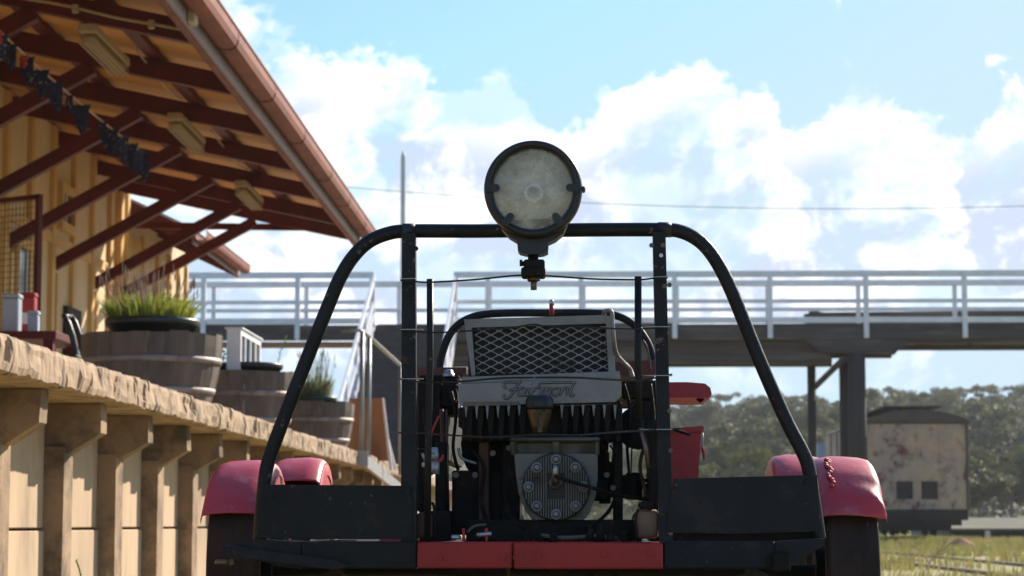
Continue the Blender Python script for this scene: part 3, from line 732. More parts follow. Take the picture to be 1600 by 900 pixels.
# white box with dark glass, turned towards the track
t = thing('glass_fronted_box', 'small white box with dark glass front standing in the middle barrel', 'box', P(385, 565, 16.4))
bx0, bx1, by0, by1, bz0, bz1 = -2.475, -2.375, 16.25, 17.3, Z2+.002, Z2+.295
mb = MB(); mb.box(bx0, bx1, by0, by1, bz0, bz0+.045); mb.box(bx0, bx1, by0, by1, bz1-.04, bz1); mb.box(bx0, bx1, by0, by0+.05, bz0+.045, bz1-.04); mb.box(bx0, bx1, by1-.05, by1, bz0+.045, bz1-.04)
for k in range(1, 4): mb.box(bx1-.02, bx1-.002, by0+(by1-by0)*k/4-.02, by0+(by1-by0)*k/4+.02, bz0+.045, bz1-.04)
mb.box(bx0, bx1-.05, by0+.05, by1-.05, bz0+.045, bz1-.04); mb.bevbox(bx0-.015, bx1+.015, by0-.015, by1+.015, bz1, bz1+.014)
obj('case', mb, M['white'], t)
mb = MB(); mb.box(bx1-.045, bx1-.022, by0+.051, by1-.051, bz0+.046, bz1-.041); obj('glass', mb, M['glass'], t)

# ================================================================== THINGS ON THE LEFT TABLE
tb = thing('cafe_table', 'dark maroon table on the platform left of the nearest half barrel', 'table', (P(60, 520, 14.5).x, 14.5, PZ))
xa, xb = P(-60, 524, 14.5).x, P(104, 524, 14.5).x; zt = P(60, 523, 14.5).z
mb = MB(); mb.bevbox(xa, xb, 14.2, 15.0, zt-.05, zt); obj('tabletop', mb, M['maroon'], tb)
for X in (xa+.06, xb-.06):
    for Y in (14.28, 14.92):
        mb = MB(); mb.box(X-.03, X+.03, Y-.03, Y+.03, PZ, zt-.05); obj('leg', mb, M['maroon'], tb)
def tub(px0, px1, py0, Y, m, label, name, cat, mtop=None):
    X = (P(px0, 490, Y).x+P(px1, 490, Y).x)/2; r = (P(px1, 490, Y).x-P(px0, 490, Y).x)/2; z1 = P((px0+px1)/2, py0, Y).z
    t = thing(name, label, cat, (X, Y, zt)); H_ = z1-zt
    mb = MB(); mb.bevbox(X-r*.9, X+r*.9, Y-r*.9, Y+r*.9, zt+.001, z1-.028, .008); obj('body', mb, m, t)
    mb = MB(); mb.bevbox(X-r, X+r, Y-r, Y+r, z1-.03, z1, .008); obj('lid', mb, m, t)
    if mtop:
        mb = MB(); mb.box(X-r*.9-.001, X+r*.9+.001, Y-r*.9-.001, Y+r*.9+.001, zt+H_*.30, zt+H_*.55); obj('white_band', mb, mtop, t)
M['bluetub'] = mat('pale_blue_plastic', (.45,.52,.62), (.4,.46,.55), .5, 0, 5, 0)
M['silver'] = mat('silver_tin', (.5,.52,.56), (.4,.42,.46), .4, .4, 5, 0)
tub(4, 33, 460, 14.5, M['silver'], 'silver white tin at the left end of the platform table', 'storage_tin', 'tin')
tub(33, 57, 458, 14.75, M['redbox'], 'red tin with white band on the platform table', 'red_tin', 'tin', M['white'])
tub(44, 62, 486, 14.4, M['bluetub'], 'pale blue tub at the right end of the platform table', 'plastic_tub', 'tub')
ch = thing('cafe_chair', 'black metal chair with curved back between table and nearest barrel', 'chair', (P(112, 520, 13.6).x, 13.6, PZ))
zc = PZ+.36
for k, (x, dy) in enumerate(((99, 0), (110, .3))):
    mb = MB(); Yc = 13.5+dy
    mb.ptube([(x, 491, Yc), (x+7, 505, Yc), (x+14, 525, Yc), (x+19, 548, Yc), (x+24, 590, Yc), (x+27, 630, Yc)], .016, n=8, rs=[.014,.02,.02,.017,.014,.012]); obj('back_post', mb, M['blackrim'], ch)
cX = P(130, 560, 13.6).x
mb = MB(); mb.bevbox(cX-.40, cX-.0, 13.45, 13.85, zc, zc+.03, .01); obj('seat', mb, M['blackrim'], ch)
for x in (-.38, -.03):
    for y in (13.48, 13.82):
        mb = MB(); mb.tube([(cX+x, y, zc), (cX+x, y, PZ)], .012, n=8); obj('leg', mb, M['blackrim'], ch)
mb = MB(); mb.tube([P(100, 494, 13.5), P(111, 494, 13.8)], .013, n=8); obj('backrest', mb, M['blackrim'], ch)

# ================================================================== PLATFORM-END RAIL, BOARD, RAMP
hr = thing('pipe_handrail', 'grey pipe handrail on the platform edge beside the farthest barrel', 'handrail', (EX+.03, 19.2, PZ))
zr = P(565, 516, 19.1).z; xr = P(565, 516, 19.1).x
mb = MB(); mb.tube([P(533, 518, 19.15), Vector((xr-.02, 19.1, zr)), Vector((xr, 19.2, zr)), Vector((xr, 27, zr))], .022, n=8, flat=.6); obj('top_rail', mb, M['pipe'], hr)
for (xp, Y) in ((564, 19.15), (578, 19.8), (632, 23.4), (672, 26.9)):
    mb = MB(); a = P(xp, 620, Y).x; mb.tube([(xr, Y, zr-.01), (xr, Y, PZ-.11)], .020, n=8); obj('post', mb, M['pipe'], hr)
mb = MB(); mb.prism([(xr+.0, 19.0, PZ-.005), (xr+.0, 26.5, PZ-.36), (xr+.0, 26.5, PZ-.46), (xr+.0, 19.4, PZ-.13)], (.03, 0, 0))
mb.box(xr-.02, xr+.07, 19.0, 19.02, PZ-.13, PZ+.0)
tag(obj('ramp_side_plate', mb, M['ramp'], None, loc=(xr, 19, PZ)), 'grey sloping steel plate along the far platform edge below the pipe handrail', 'ramp plate')
bd = thing('plywood_board', 'tan plywood board leaning behind the pipe handrail', 'board', (P(580, 715, 21).x, 21, PZ))
mb = MB(); mb.prism([P(545, 622, 21.5), P(597, 622, 21.0), P(607, 720, 21.0), P(545, 720, 21.5)], (0, .03, 0)); obj('sheet', mb, M['tanboard'], bd)
mb = MB(); mb.beam(P(597, 622, 21.06), P(611, 735, 21.06), .035, .03); obj('leg', mb, M['white'], bd)
mb = MB(); mb.beam(P(602, 675, 21.6), P(618, 735, 21.6), .03, .03); obj('leg', mb, M['white'], bd)

# ================================================================== FOOTBRIDGE
BY = 52.0; BF = 54.05
fb = thing('footbridge', 'long timber footbridge with white railings and stairs down to the platform', 'footbridge', (0, 53, 0))
def bz(y, Y=BY, x=900): return P(x, y, Y).z
def bx(x, Y=BY, y=480): return P(x, y, Y).x
sections = [(200, 584), (709, 1700)]
for (Y, secs) in ((BY, sections), (BF, [(200, 1700)])):
    for (xa, xb) in secs:
        Xa, Xb = bx(xa), bx(xb)
        mb = MB(); mb.bevbox(Xa, Xb, Y-.02, Y+.10, bz(433), bz(424)); obj('top_rail', mb, M['white'], fb)
        mb = MB(); mb.bevbox(Xa, Xb, Y+.02, Y+.07, bz(474), bz(468)); obj('mid_rail', mb, M['white'], fb)
        mb = MB(); mb.bevbox(Xa, Xb, Y+.02, Y+.07, bz(505), bz(496)); obj('kick_board', mb, M['white'], fb)
        mb = MB(); mb.bevbox(Xa, Xb, Y+.02, Y+.07, bz(441), bz(438)); 
for x in (318, 465, 580, 713, 762, 908, 1054, 1203, 1353, 1507, 1660):
    X = bx(x); mb = MB(); w_ = .055 if x not in (580, 713) else .035
    mb.bevbox(X-w_, X+w_, BY-.07, BY+.018, bz(529 if x not in (580,713,762,908) else 520), bz(428)); obj('railing_post', mb, M['white'], fb)
for x in (333, 478, 623, 765, 912, 1058, 1200, 1342, 1493, 1640):
    X = P(x, 480, BF).x; mb = MB()
    mb.bevbox(X-.05, X+.05, BF+.071, BF+.14, bz(518), bz(428)); obj('railing_post', mb, M['white'], fb)
# deck, side beams, joists, girders
XA, XB = bx(100), bx(1750)
mb = MB(); mb.box(XA, XB, BY+.12, BF-.02, bz(510), bz(505)-.02)
obj('deck', mb, M['timber'], fb)
seg = [100, 465, 590, 760, 905, 1054, 1203, 1353, 1507, 1750]
for a, b in zip(seg, seg[1:]):
    mb = MB(); dz = rnd.uniform(-.02, .03); mb.bevbox(bx(a)+.01, bx(b)-.01, BY+.02, BY+.115, bz(531), bz(506)+dz); obj('side_beam', mb, M['timber'], fb)
mb = MB(); mb.bevbox(bx(590), bx(1300), BY+.35, BY+.65, bz(566), bz(524)); obj('girder', mb, M['timber'], fb)
mb = MB(); mb.bevbox(bx(1300), bx(1750), BY+.13, BY+.65, bz(537), bz(526)); obj('girder', mb, M['timber'], fb)
mb = MB(); mb.bevbox(bx(590), bx(1310), BF-.6, BF-.3, bz(566), bz(524)); obj('girder', mb, M['timber'], fb)
mb = MB(); mb.bevbox(bx(1310), bx(1750), BF-.6, BF-.3, bz(540), bz(531)); obj('girder', mb, M['timber'], fb)
mb = MB(); mb.bevbox(bx(100), bx(590), BY+.3, BF-.3, bz(534), bz(531)-.01); obj('girder', mb, M['maroon'], fb)
mb = MB(); y0 = BY+.05
mb.prism([(bx(1258), y0, bz(531)), (bx(1427), y0, bz(531)), (bx(1420), y0, bz(537)), (bx(1402), y0, bz(549)), (bx(1398), y0, bz(554)), (bx(1280), y0, bz(550)), (bx(1272), y0, bz(541))], (0, .28, 0)); obj('corbel', mb, M['timber'], fb)
mb = MB(); mb.box(bx(1180), bx(1301), BY+.7, BY+1.0, bz(566)-.02, bz(551)); mb.box(bx(1301), bx(1399), BY+.7, BY+1.0, bz(556), bz(548)); obj('crosshead', mb, M['timber'], fb)
mb = MB(); X = bx(1339); mb.tube([(X, BY+.25, GZ-.1), (X, BY+.25, bz(700)), (X, BY+.25, bz(551))], .2, n=20, rs=[.21,.205,.20]); obj('trestle_post', mb, M['timberpost'], fb)
mb = MB(); X = bx(1334); mb.tube([(X, BY+1.6, GZ-.1), (X, BY+1.6, bz(556))], .17, n=16); obj('trestle_post', mb, M['timberpost'], fb)
mb = MB(); X = P(1268, 620, BF-.4).x; mb.tube([(X, BF-.45, GZ-.1), (X, BF-.45, bz(566))], .10, n=14); obj('trestle_post', mb, M['timberpost'], fb)
mb = MB(); mb.beam(P(1272, 606, BF-.45), P(1322, 557, BY+.3), .10, .10); obj('brace', mb, M['timber'], fb)
mb = MB(); mb.tube([P(1430, 540, BY+.3), P(1520, 541.5, BY+.3), P(1640, 543.5, BY+.3)], .022, n=6); mb.box(bx(1514), bx(1521), BY+.25, BY+.35, bz(543), bz(531)); obj('truss_rod', mb, M['under'], fb)
mb = MB(); Yg = BF+2.5
mb.prism([P(1258, 490, Yg), P(1266, 490, Yg), P(1266, 484, Yg), P(1277, 486, Yg), P(1284, 488, Yg), P(1700, 484, Yg), P(1700, 520, Yg), P(1262, 520, Yg)], (0, .4, 0))
obj('landing_beam', mb, M['timber'], fb)
# other trestles out of sight left of the track keep the span up
for xx in (350, 700, 1750):
    mb = MB(); X = bx(xx); mb.tube([(X, BF-.5, GZ-.1), (X, BF-.5, bz(531))], .12, n=12)
    if xx != 700: obj('trestle_post', mb, M['timberpost'], fb)
# stairs toward the platform
sx0, sx1 = bx(588), bx(708)
zt0 = bz(505); n = 22; rise = (zt0-PZ)/n; run = 9.2/n
mb = MB()
for i in range(n):
    z = zt0-rise*(i+1); y = BY-run*(i+1)
    mb.box(sx0, sx1, y-.04, y+run, z-.035, z); mb.box(sx0, sx1, y+run-.03, y+run, z, z+rise-.04)
obj('stair_treads', mb, M['treads'], fb)
for X in (sx0-.05, sx1+.05):
    mb = MB(); ang = Vector((0, -9.2, -(zt0-PZ)))
    mb.prism([(X-.03, BY, zt0+.05), (X-.03, BY-9.2, PZ+.12), (X-.03, BY-9.2, PZ-.05), (X-.03, BY-8.6, PZ-.05), (X-.03, BY, zt0-.28)], (.06, 0, 0)); obj('stringer', mb, M['white'] if X < sx0 else M['white'], fb)
    for dz, w_ in ((1.05, .16), (.55, .12), (.28,.14)):
        mb = MB(); mb.beam((X, BY, zt0+dz), (X, BY-8.6, PZ+.25+dz), .05, w_); obj('stair_rail', mb, M['white'], fb)
    for i in range(5):
        f = i/4*.93+.03; mb = MB(); y = BY-8.6*f; z = zt0+(PZ+.25-zt0)*f
        mb.box(X-.04, X+.04, y-.05, y+.05, z-.1, z+1.08); obj('stair_post', mb, M['white'], fb)

# tall pole and wire
mb = MB(); a = P(630, 246, 60); mb.tube([(a.x, 60, GZ-.2), (a.x, 60, a.z), (a.x, 60, a.z+.02), (a.x, 60, P(630, 235, 60).z)], .07, n=10, rs=[.075,.062,.062,.01])
tag(obj('tall_pole', mb, M['pole'], None, loc=(a.x, 60, GZ)), 'tall pale pointed pole rising behind the footbridge', 'pole')
mb = MB(); mb.ptube([(x, 283+ (x-440)*.098-(x-440)**2*.0000555, 75) for x in range(300, 1900, 40)], .011, n=5, cap=False)
tag(obj('overhead_wire', mb, M['under']), 'thin dark wire crossing the sky behind the headlamp', 'wire')

# ================================================================== WAGON
WY = 61.0
wl, wr = P(1352, 720, WY).x, P(1514, 720, WY).x; zb = P(1435, 796, WY).z; ze = P(1435, 659, WY).z; zp = P(1435, 640, WY).z; wx = (wl+wr)/2
wa = thing('railway_wagon', 'derelict railway wagon with peeling cream paint behind the footbridge post', 'wagon', (wx, WY+4.5, 0))
WL = 9.6
mb = MB(); mb.box(wl, wr, WY, WY+WL, zb, ze)
for f in (.28, .50, .72): mb.box(wl+(wr-wl)*f-.012, wl+(wr-wl)*f+.012, WY-.012, WY-.001, zb+.02, ze-.07)
for f in (.36, .70): mb.box(wl+.06, wr-.06, WY-.016, WY-.001, zb+(ze-zb)*f-.02, zb+(ze-zb)*f+.02)
obj('body', mb, M['wagon'], wa)
mb = MB()
for X in (wl+.02, wr-.05, wl+.82, wr-.9): mb.box(X-.035, X+.035, WY-.025, WY-.001, zb, ze) if X in (wl+.02, wr-.05) else None
mb.box(wl, wr, WY-.02, WY-.002, ze-.06, ze)
obj('corner_iron', mb, M['wagonroof'], wa)
mb = MB(); n = 16; up = []
for i in range(n+1):
    f = i/n; x = wl-.06+(wr-wl+.12)*f; z = ze+(zp-ze)*math.sin(math.pi*f)**.75
    up.append((x, z))
mb.prism([(x, WY-.08, z) for x, z in up], (0, WL+.16, 0)); obj('roof', mb, M['wagonroof'], wa)
mb = MB(); mb.bevbox(P(1381, 634, WY).x, P(1475, 634, WY).x, WY+.3, WY+WL-.3, P(1430, 636, WY).z, P(1430, 633, WY).z, .02); mb.box(wx-.5, wx+.4, WY+.5, WY+WL-.5, zp-.05, P(1430, 636, WY).z+.005); obj('roof_walk', mb, M['wagonroof'], wa)
for xa, xb in ((1401, 1426), (1440, 1465)):
    mb = MB(); a = P(xa, 780, WY); b = P(xb, 752, WY); mb.box(a.x, b.x, WY-.012, WY+.02, a.z, b.z); v_ = obj('vent', mb, M['under'], wa)
    mb = MB()
    for i in range(1, 7): X = a.x+(b.x-a.x)*i/7; mb.box(X-.008, X+.008, WY-.02, WY-.011, a.z, b.z)
    obj('vent_bar', mb, M['wagonroof'], v_)
mb = MB()
for i in range(1, 6): mb.box(wl-.03, wl-.001, WY+i*1.6-.05, WY+i*1.6+.05, zb, ze)
obj('side_rib', mb, M['wagonroof'], wa)
mb = MB(); mb.box(wl+.05, wr-.05, WY-.03, WY+WL, zb-.28, zb-.002)
mb.box(wl+.15, wr-.2, WY+.1, WY+WL-.1, zb-.42, zb-.26); obj('underframe', mb, M['under'], wa)
mb = MB(); mb.bevbox(wx-.16, wx+.16, WY-.35, WY, zb-.30, zb-.08, .02); mb.cyl((wx, WY-.42, zb-.19), 'y', .10, .1); obj('coupler', mb, M['under'], wa)
for Yb in (WY+1.0, WY+2.6, WY+6.6, WY+8.2):
    for s in (-1, 1):
        mb = MB(); mb.lathe((wx+s*.55, Yb, .42), 'x', [(-.06,.02),(-.06,.42),(.02,.42),(.02,.45),(.05,.45),(.05,.02)], 28); obj('wheel', mb, M['under'], wa)
for Yb in (WY+1.8, WY+7.4):
    mb = MB(); 
    for s in (-1, 1): mb.bevbox(wx+s*.8-.06, wx+s*.8+.06, Yb-1.2, Yb+1.2, .25, .62, .02)
    mb.bevbox(wx-.95, wx+.95, Yb-1.28, Yb-1.1, .12, .95, .02); mb.box(wx-.8, wx+.8, Yb-.2, Yb+.2, .3, zb-.4); obj('bogie', mb, M['under'], wa)

# ================================================================== LOW SHED, DIRT, TANK
SY = 68.0
sh = thing('low_shed', 'low dark teal shed with pale sheet roof right of the wagon', 'shed', (P(1560, 840, SY).x, SY+3, GZ))
X0, X1 = P(1478, 830, SY).x, P(1760, 830, SY).x; ze_ = P(1550, 829, SY).z
mb = MB(); mb.hexa([(X0,SY,ze_),(X1,SY,ze_),(X1+1,SY+9,ze_+.34),(X0+1.2,SY+9,ze_+.34),(X0,SY,ze_+.06),(X1,SY,ze_+.06),(X1+1,SY+9,ze_+.40),(X0+1.2,SY+9,ze_+.40)]); obj('roof', mb, M['sheetroof'], sh)
mb = MB(); mb.box(X0+.2, X1-.2, SY+.5, SY+8.5, GZ-1, ze_+.01); obj('wall', mb, M['teal'], sh)
for x in (1544, 1640):
    mb = MB(); a = P(x, 850, SY); mb.box(a.x-.07, a.x+.07, SY+.05, SY+.19, GZ-.5, ze_); obj('post', mb, M['white'], sh)
mb = MB(); mb.box(P(1548, 847, SY).x, P(1590, 847, SY).x, SY+.44, SY+.50, P(1560,848,SY).z, P(1560,843,SY).z); obj('wall_strip', mb, M['white'], sh)
mb = MB(); n = 26
c = P(1500, 866, 44)
for j in range(9):
    for i in range(n):
        a = 2*math.pi*i/n; q = j/8
        r = .42*(q)*(1+.15*noise.noise(Vector((math.cos(a)*2, math.sin(a)*2, q*2))))
        mb.v.append(Vector((c.x+math.cos(a)*r*1.3, 44+math.sin(a)*r, GZ-.02+.24*(1-q)**1.1)))
for j in range(8):
    for i in range(n): mb.f.append([j*n+i, j*n+(i+1) % n, (j+1)*n+(i+1) % n, (j+1)*n+i]); mb.sm.append(True)
tag(obj('dirt_mound', mb, M['dirt'], None, loc=(c.x, 44, GZ)), 'small orange mound of dirt below the corner of the wagon', 'dirt mound')
mb = MB(); c = P(1291, 720, 85); r = .24*1.0
mb.lathe((c.x, 85, 0), 'z', [(GZ, .35), (P(1291,694,85).z, .35), (P(1291,691,85).z, .001)], 20)
tag(obj('water_tank', mb, M['ramp'], None, loc=(c.x, 85, GZ)), 'small grey upright tank beyond the left side of the wagon', 'tank')

# ================================================================== TREES
def crown_mesh(seed, Rx, Rz, nclump, nleaf, ls, hole):
    r = random.Random(seed); mb = MB(); mb.open = True
    cl = []
    for k in range(nclump):
        while True:
            v = Vector((r.uniform(-1,1), r.uniform(-1,1), r.uniform(-1,1)))
            if v.length < 1 and v.z < .62: break
        v = v.normalized()*(v.length**hole)*.92
        cl.append((Vector((v.x*Rx, v.y*Rx, v.z*Rz)), r.uniform(.16,.34)*Rx))
    for c, cr in cl:
        for i in range(nleaf):
            v = Vector((r.gauss(0,1), r.gauss(0,1), r.gauss(0,.7))).normalized()*cr*r.random()**.35
            v.z *= .6
            p = c+v; a = Vector((r.gauss(0,1), r.gauss(0,1), r.gauss(0,.8))).normalized(); b = a.orthogonal().normalized()
            s = ls*r.uniform(.5,1.4)
            mb.add([p-a*s, p+b*s*.55, p+a*s, p-b*s*.55], [(0,1,2,3)])
    return mb, cl
def tree_proto(name, seed, Rx, Rz, H, m, label, nclump=34, nleaf=80, ls=.16, hole=.75, group='gum trees on the far hillside'):
    t = thing(name, label, 'tree', (0,0,-500), group)
    mb, cl = crown_mesh(seed, Rx, Rz, nclump, nleaf, ls, hole)
    for v in mb.v: v.z += H-Rz*.9
    me = obj('crown', mb, m, t, local=True)
    r = random.Random(seed+5); tb_ = MB()
    top = Vector((r.uniform(-.3,.3), r.uniform(-.3,.3), H*.62))
    tb_.tube([(0,0,-1), (r.uniform(-.1,.1), 0, H*.3), top], .18, n=7, rs=[.22,.15,.09], cap=False)
    for c, cr in cl[:9]:
        e = c+Vector((0,0,H-Rz*.9)); s = Vector((0,0,0)).lerp(top, r.uniform(.55,1)); tb_.tube([s, (s+e)/2+Vector((0,0,.2)), e], .05, n=5, rs=[.07,.05,.02], cap=False)
    obj('trunk', tb_, M['bark'], t, local=True)
    return t
LG = 'grey green gum tree in the wood on the far hillside'
protos = [tree_proto('gum_tree', 11, 2.4, 2.2, 7.0, M['gum_a'], LG), tree_proto('gum_tree', 12, 2.9, 2.0, 6.4, M['gum_b'], LG, 38), tree_proto('gum_tree', 13, 2.2, 2.6, 8.0, M['gum_a'], LG, 32),
          tree_proto('gum_tree', 14, 2.6, 1.8, 5.6, M['gum_b'], LG, 32), tree_proto('gum_tree', 15, 2.0, 1.7, 4.6, M['gum_c'], LG, 28)]
used = [False]*5
def place_tree(i, x, y, s, label=None, z=None):
    z = hill_h(x, y) if z is None else z
    p = protos[i]
    if not used[i]:
        used[i] = True; p.location = (x, y, z); p.scale = (s, s, s); p.rotation_euler = (0,0,rnd.random()*6.28)
        if label: p['label'] = label
        return p
    return dup(p, (x, y, z), rnd.random()*6.28, (s, s, s*rnd.uniform(.9,1.1)), label)
sky_line = [(620,680),(1040,628),(1100,615),(1150,612),(1180,600),(1230,612),(1290,610),(1350,612),(1400,606),(1450,612),(1500,606),(1560,598),(1640,592),(1720,590),(2100,600)]
def skl(x):
    for (a, b), (c, d) in zip(sky_line, sky_line[1:]):
        if a <= x <= c: return b+(d-b)*(x-a)/(c-a)
    return 640
cnt = 0
for row, (Y, s0) in enumerate(((118, .62), (134, .74), (152, .85), (172, .92), (195, 1.0), (222, 1.1), (248, 1.15), (275, 1.2), (305, 1.25))):
    pxm = 3600/Y; step = 3.5*s0*pxm*.78
    x = 560+rnd.random()*30
    while x < 2050:
        yy = Y+rnd.uniform(-9, 9); X = P(x+rnd.uniform(-12,12), 800, yy).x
        # keep the crowns under the treeline the photo shows
        ztop = P(x, skl(x)+rnd.uniform(-18, 20)+(8-row)*rnd.uniform(3, 16)*.95, yy).z
        i = rnd.choice([0,1,2,3,0,1,3,4] if row < 5 else [0,1,2,3])
        Hs = [7.0,6.4,8.0,5.6,4.6][i]; z0 = hill_h(X, yy)
        s = s0*rnd.uniform(.8,1.2)
        z0 = z0 if z0+Hs*s < ztop else ztop-Hs*s
        if row >= 6: z0 = min(max(z0, ztop-Hs*s), z0+3.0)
        if x < 1030 and (x < 700 or x > 1010) is False and row in (1, 3, 5): x += step*1.5; continue
        place_tree(i, X, yy, s, z=z0); cnt += 1
        x += step*rnd.uniform(.7,1.3)*(1 if x > 1000 else 1.9)
print('TREES', cnt)
# undergrowth as one mass
mb = MB(); mb.open = True
for k in range(20000):
    Y = 104+rnd.random()**1.5*120; x = rnd.uniform(560, 2050); X = P(x, 800, Y).x; z = hill_h(X, Y)
    a = Vector((rnd.gauss(0,1), rnd.gauss(0,1), rnd.gauss(0,1))).normalized(); b = a.orthogonal().normalized(); s = .22*rnd.uniform(.5,1.5)
    p = Vector((X, Y, z+rnd.random()**2*1.6*(.6+noise.noise(Vector((X*.15, Y*.15, 0))))))
    mb.add([p-a*s, p+b*s*.6, p+a*s, p-b*s*.6], [(0,1,2,3)])
tag(obj('undergrowth', mb, M['gum_b']), kind='stuff')

# weeds at the foot of the platform wall
c = P(225, 895, 9.6)
tuft('wall_weed', -1.98, 9.75, GZ, .07, 160, .27, M['herb'], 'dry tuft of weed at the foot of the platform wall', 'weed', .5, .003)
stem('yellow_weed', [Vector((P(124, 900, 7.2).x, 7.2, GZ)), P(126, 898, 7.2), P(123, 886, 7.2), P(119, 875, 7.2)], 12, M['leafy'], 'thin weed stalk with yellow buds before the platform wall', .008)
tw = thing('dry_weed', 'dry straw coloured branching weed standing before the wagon wheels', 'weed', P(1470, 900, 17))
mb = MB()
for pts in ([(1434,932),(1440,905),(1452,880),(1475,850),(1476,838)], [(1452,880),(1440,862),(1425,852)], [(1464,866),(1482,852),(1487,848)], [(1460,872),(1478,862),(1490,856)], [(1475,850),(1482,840)]):
    mb.ptube([(x, y, 15) for x, y in pts], .0028, n=4)
obj('stem', mb, M['stalk'], tw)

# ================================================================== MOTOR TROLLEY
T = thing('rail_trolley', 'black and red open railway motor trolley with big headlamp and bare engine', 'rail trolley', (TX, 4.6, 0))
def part(name, mb, m, parent=None): return obj(name, mb, M[m], parent or T)
def smooth_path(ctrl, n=6):
    pts = [Vector(P(*c)) for c in ctrl]; out = []
    for i in range(len(pts)-1):
        p0 = pts[max(i-1,0)]; p1 = pts[i]; p2 = pts[i+1]; p3 = pts[min(i+2,len(pts)-1)]
        for k in range(n):
            t = k/n; out.append(.5*((2*p1)+(p2-p0)*t+(2*p0-5*p1+4*p2-p3)*t*t+(3*p1-p0-3*p2+p3)*t**3))
    out.append(pts[-1]); return out
# --- wheels, fenders, axles
WR = .192; AZ_ = .205; AXZ = .218
def wheel(cx, cy, out):
    mb = MB(); w_ = .05
    o = out
    prof = [(o*.048,.03),(o*.048,.15),(o*.030,.152),(o*.046,WR-.018),(o*.050,WR-.004),(o*.046,WR),(-o*.028,WR+.003),(-o*.034,WR+.006),(-o*.038,WR+.013),(-o*.046,WR+.015),(-o*.052,WR+.011),(-o*.052,WR-.015),(-o*.03,.15),(-o*.03,.03)]
    mb.lathe((cx, cy, AXZ), 'x', prof, 64)
    wh = part('wheel', mb, 'tyre')
    mb = MB(); mb._cyl((cx-.055, cy, AXZ), 'x', .045, .11, 20); part('hub', mb, 'grease', wh)
    return wh
WXL, WXR = TX-.587, TX+.584
for cy in (4.56, 5.40):
    wheel(WXL, cy, -1); wheel(WXR, cy, 1)
    mb = MB(); mb._cyl((TX-.6, cy, AXZ), 'x', .012, 1.2, 12); part('axle', mb, 'grease')
def fender(cx, cy, out, Rf=.226, dent=0, a_front=33, a_back=120, zoff=0.0):
    mb = MB(); n = 56; th = .0028
    prof = [(-.060,-.034),(-.059,-.018),(-.055,-.006),(-.047,.001),(-.02,.0045),(.01,.0035),(.036,.002),(.046,-.001),(.0535,-.004),(.0585,-.010),(.061,-.020),(.0625,-.034)]
    rings = []
    for i in range(n+1):
        a = R(a_front+(180-a_front-(180-a_back))*i/n) if False else R(a_front+(a_back-a_front)*i/n)
        fr = math.sin(a); flare = .007*(1-min(1, i/(n*.55)))
        for side in (0, 1):
            row = []
            for k, (t, h) in enumerate(prof):
                tt = t + (flare if t > .04 else (flare*.3 if t > 0 else 0))
                if i < n*.35 and dent: h += dent*.010*math.sin(i*.5+k*.7)*max(0, (k-2)/9)*(1-i/(n*.35))
                h += .0022*noise.noise(Vector((t*30+cx*9, a*3.5, 1)))
                rr = Rf+h-(th if side else 0)
                row.append(Vector((cx+out*tt, cy-math.cos(a)*rr, AZ_+zoff+math.sin(a)*rr)))
            rings.append(row)
    m_ = len(prof)
    for row in rings: mb.v += row
    def id_(i, s, k): return (i*2+s)*m_+k
    for i in range(n):
        for k in range(m_-1):
            mb.f.append([id_(i,0,k), id_(i+1,0,k), id_(i+1,0,k+1), id_(i,0,k+1)]); mb.sm.append(True)
            mb.f.append([id_(i,1,k), id_(i,1,k+1), id_(i+1,1,k+1), id_(i+1,1,k)]); mb.sm.append(True)
        for k in (0, m_-1): mb.f.append([id_(i,0,k), id_(i,1,k), id_(i+1,1,k), id_(i+1,0,k)]); mb.sm.append(False)
    for i in (0, n):
        for k in range(m_-1): mb.f.append([id_(i,0,k), id_(i,0,k+1), id_(i,1,k+1), id_(i,1,k)]); mb.sm.append(False)
    return part('fender', mb, 'red')
f1 = fender(WXL+.002, 4.57, -1); f2 = fender(WXR-.004, 4.56, 1, .232, 1, 31)
f3 = fender(WXL+.012, 5.38, -1, .226, zoff=.028, a_front=50); f4 = fender(WXR-.014, 5.38, 1, .232, zoff=.028, a_front=50)
for f in (f1, f3): f['label'] = 'faded red left fender'
f2['label'] = 'faded red right fender with a weld scar and dented lip'
# weld scar bead on the right fender
mb = MB(); a_ = [R(48+i*2.1) for i in range(13)]
for i, a in enumerate(a_):
    r = .2375; mb.lathe((WXR-.036+.004*math.sin(i*1.3), 4.56-math.cos(a)*r, AZ_+math.sin(a)*r), 'z', [(-.0045,.0005),(-.002,.0048),(.002,.0048),(.0045,.0005)], 8)
part('weld_scar', mb, 'red', f2)
# inner side plates of the fenders
for s, cx in ((1, WXL+.062), (-1, WXR-.064)):
    mb = MB(); a_s = [R(20+i*10) for i in range(15)]
    poly = [(cx, 4.56-math.cos(a)*.200, AZ_+math.sin(a)*.200) for a in a_s]+[(cx, 4.56-math.cos(a)*.17, AZ_+math.sin(a)*.17) for a in a_s[::-1]]
    mb.prism(poly, (.003, 0, 0)); part('fender_side', mb, 'red')
